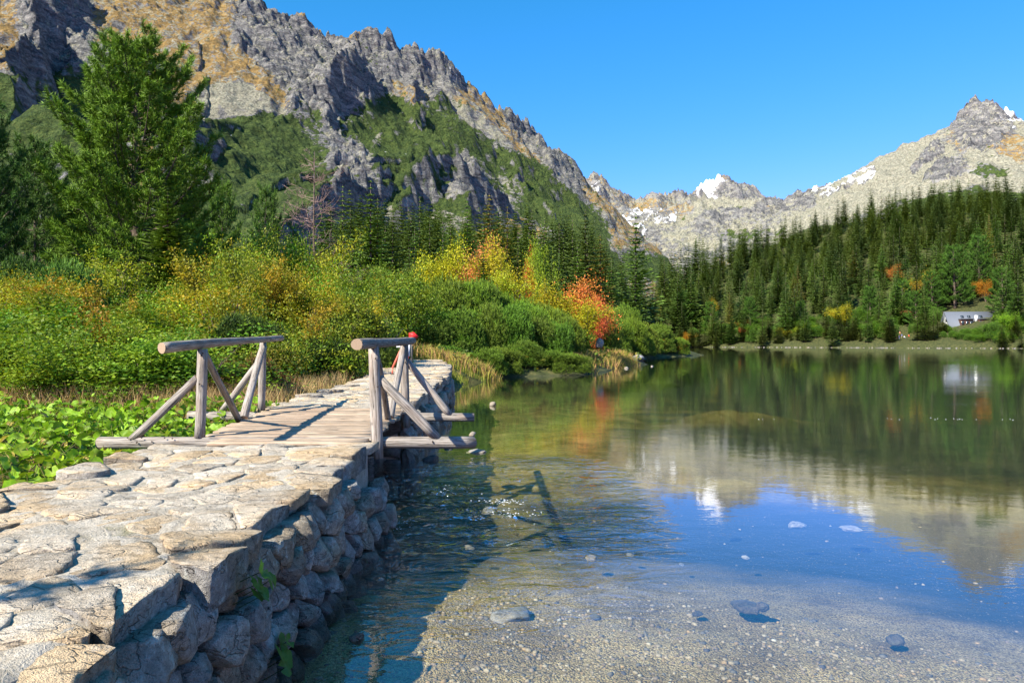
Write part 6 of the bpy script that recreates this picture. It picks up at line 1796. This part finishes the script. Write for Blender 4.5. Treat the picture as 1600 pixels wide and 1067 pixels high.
# ------------------------------------------------------------------ people on the beach
M_SKIN = m_simple('skin', (0.52, 0.32, 0.24), 0.6)
def person(x, y, z, rz, jacket, trousers, label, seed=0, sit=False, h=1.72):
    rnd = np.random.RandomState(seed); s = h / 1.72
    sw_ = rnd.uniform(0.05, 0.22)
    J = {'pel': (0, 0, .95), 'belly': (0, 0, 1.12), 'chest': (0, 0, 1.34), 'neck': (0, 0, 1.50), 'h0': (0, .02, 1.58), 'h1': (0, .03, 1.66),
         'sl': (-.17, 0, 1.42), 'el': (-.24, .02, 1.14), 'wl': (-.24, .14, .92), 'sr': (.17, 0, 1.42), 'er': (.25, -.02, 1.14), 'wr': (.23, .10, .92),
         'hl': (-.09, 0, .92), 'kl': (-.11, sw_, .50), 'al': (-.12, sw_ * .6, .07), 'tl': (-.12, sw_ * .6 + .14, .03),
         'hr': (.09, 0, .92), 'kr': (.11, -sw_ * .4, .50), 'ar': (.12, -sw_, .07), 'tr': (.12, -sw_ + .14, .03)}
    if sit:
        for k in J: J[k] = (J[k][0], J[k][1], J[k][2] - .62)
        J['kl'] = (-.14, .38, .42); J['al'] = (-.13, .46, .07); J['tl'] = (-.13, .6, .04); J['kr'] = (.14, .38, .42); J['ar'] = (.13, .46, .07); J['tr'] = (.13, .6, .04)
    E = [('pel', 'belly'), ('belly', 'chest'), ('chest', 'neck'), ('neck', 'h0'), ('h0', 'h1'), ('chest', 'sl'), ('sl', 'el'), ('el', 'wl'), ('chest', 'sr'), ('sr', 'er'), ('er', 'wr'),
         ('pel', 'hl'), ('hl', 'kl'), ('kl', 'al'), ('al', 'tl'), ('pel', 'hr'), ('hr', 'kr'), ('kr', 'ar'), ('ar', 'tr')]
    Rd = {'pel': (.16, .12), 'belly': (.15, .11), 'chest': (.18, .12), 'neck': (.06, .06), 'h0': (.085, .10), 'h1': (.09, .11), 'sl': (.075, .075), 'el': (.055, .055), 'wl': (.04, .04),
          'sr': (.075, .075), 'er': (.055, .055), 'wr': (.04, .04), 'hl': (.10, .10), 'kl': (.07, .07), 'al': (.05, .05), 'tl': (.045, .03), 'hr': (.10, .10), 'kr': (.07, .07), 'ar': (.05, .05), 'tr': (.045, .03)}
    keys = list(J); me = bpy.data.meshes.new('person')
    me.from_pydata([tuple(c * s for c in J[k]) for k in keys], [(keys.index(a), keys.index(b)) for a, b in E], [])
    tmp = bpy.data.objects.new('tmp', me); COL.objects.link(tmp)
    md = tmp.modifiers.new('skin', 'SKIN'); tmp.modifiers.new('sub', 'SUBSURF').levels = 1
    for i, k in enumerate(keys):
        me.skin_vertices[0].data[i].radius = tuple(r * s for r in Rd[k]); me.skin_vertices[0].data[i].use_root = (k == 'pel')
    bpy.context.view_layer.update()
    ev = tmp.evaluated_get(bpy.context.evaluated_depsgraph_get()); m2 = bpy.data.meshes.new_from_object(ev)
    bpy.data.objects.remove(tmp); m2.name = 'person'
    m2.materials.clear()
    mj = m_simple('jacket', jacket, 0.8); mt_ = m_simple('trousers', trousers, 0.85); mh = m_simple('hair', (0.06, 0.04, 0.03), 0.8)
    for m in (mj, mt_, M_SKIN, mh): m2.materials.append(m)
    off = .62 if sit else 0
    for p in m2.polygons:
        c = p.center / s; zc = c.z + off; p.use_smooth = True
        if zc > 1.66 or (zc > 1.56 and c.y < -0.02): p.material_index = 3
        elif zc > 1.48: p.material_index = 2
        elif abs(c.x) > .19 and zc < .98 and zc > .8: p.material_index = 2
        elif zc > 0.97: p.material_index = 0
        else: p.material_index = 1
    o = link('person', m2, None, (x, y, z)); o.rotation_euler = (0, 0, rz)
    tag(o, label, 'person')
    return o
pp = [(1401, 287, 0.5, (0.75, 0.10, 0.12), (0.10, 0.12, 0.2), 'seated person in red top at the left of the beach group', True), (1405, 286.5, 3.0, (0.80, 0.55, 0.60), (0.10, 0.12, 0.3), 'person in pale pink top standing on the beach', False),
      (1409, 287.5, 2.0, (0.10, 0.12, 0.35), (0.3, 0.25, 0.2), 'person in dark blue jacket standing on the beach', False), (1413, 286.4, 3.5, (0.80, 0.80, 0.80), (0.08, 0.1, 0.3), 'seated person in white shirt on the beach', True),
      (1420, 286.8, 3.1, (0.80, 0.05, 0.04), (0.5, 0.04, 0.04), 'seated person all in bright red right of the beach group', True), (1406, 292, 3.1, (0.7, 0.28, 0.18), (0.5, 0.3, 0.2), 'person in orange top on the bank above the beach', False)]
for k, (px, Y, rz, jc, tc, lab, st_) in enumerate(pp):
    x = ax(px, Y); person(x, Y, max(0.05, gz(x, Y)) + 0.02, rz, jc, tc, lab, k, st_)

# ------------------------------------------------------------------ trail signs beside the far causeway
M_RED = m_simple('red_paint', (0.75, 0.03, 0.03), 0.5)
M_GREYW = m_simple('grey_post', (0.20, 0.18, 0.16), 0.9)
M_SIGNW = m_simple('white_sign', (0.75, 0.76, 0.78), 0.5)
Ys = 30.0; sx_ = ax(643, Ys); sz_ = 1.05
sg = empty('trail_signpost', (sx_, Ys, sz_)); tag(sg, 'grey trail signpost with red arrow and white plate at the end of the causeway', 'signpost')
mb = MB(); mb.tube([(0, 0, -0.1), (0, 0, 1.35)], [0.045, 0.04], 8); link('post', mb.mesh('post', M_GREYW), sg)
mb = MB(); zc = 1.20
V = [(-0.10, -0.06, zc - .13), (0.16, -0.06, zc - .13), (0.32, -0.06, zc - 0.02), (0.10, -0.06, zc + .17), (-0.10, -0.06, zc + .13)]
V2 = [(a, b - 0.025, c) for a, b, c in V]
mb.add(V2 + V, [(0, 1, 4), (1, 2, 3), (1, 3, 4), (5, 9, 6), (6, 8, 7), (6, 9, 8)], [(0, 5, 6, 1), (1, 6, 7, 2), (2, 7, 8, 3), (3, 8, 9, 4), (4, 9, 5, 0)]); link('arrow_board', mb.mesh('arrow_board', M_RED), sg)
mb = MB(); mb.box(-0.17, -0.075, 0.62, 0.24, 0.02, 0.56); pl = link('plate', mb.mesh('plate', M_SIGNW), sg)
mb = MB(); mb.box(-0.20, -0.09, 0.25, 0.20, 0.02, 0.16); link('red_mark', mb.mesh('red_mark', M_RED), sg)
Yt = 22.5; bx_ = ax(618, Yt); bz_ = gz(bx_, Yt)
zt = 0.93
tb = empty('trestle_barrier', (bx_, Yt, zt)); tag(tb, 'red and white trestle barrier standing on the causeway behind the far post', 'barrier')
M_REDO = m_simple('faded_red_paint', (0.80, 0.20, 0.13), 0.6)
mb = MB(); mb.tube([(-0.10, 0, 0.22), (0.24, 0.0, 0.98)], [0.035, 0.03], 6); link('leg', mb.mesh('leg', M_REDO), tb)
mb = MB(); mb.box(0.10, -0.05, 0.22, 0.07, 0.04, 0.44); link('leg', mb.mesh('leg', M_RED), tb)
mb = MB(); mb.box(0.10, -0.05, 0.02, 0.10, 0.07, 0.05); link('foot', mb.mesh('foot', M_IRON), tb)
mb = MB(); mb.box(-0.10, 0.02, 0.02, 0.10, 0.07, 0.05); link('foot', mb.mesh('foot', M_IRON), tb)
mb = MB(); mb.tube([(-0.10, 0.02, 0.02), (-0.10, 0.0, 0.24)], [0.03, 0.03], 6); link('leg', mb.mesh('leg', M_REDO), tb)
mb = MB(); mb.box(0.20, -0.02, 0.93, 0.34, 0.03, 0.10); link('crossbar', mb.mesh('crossbar', M_SIGNW), tb)
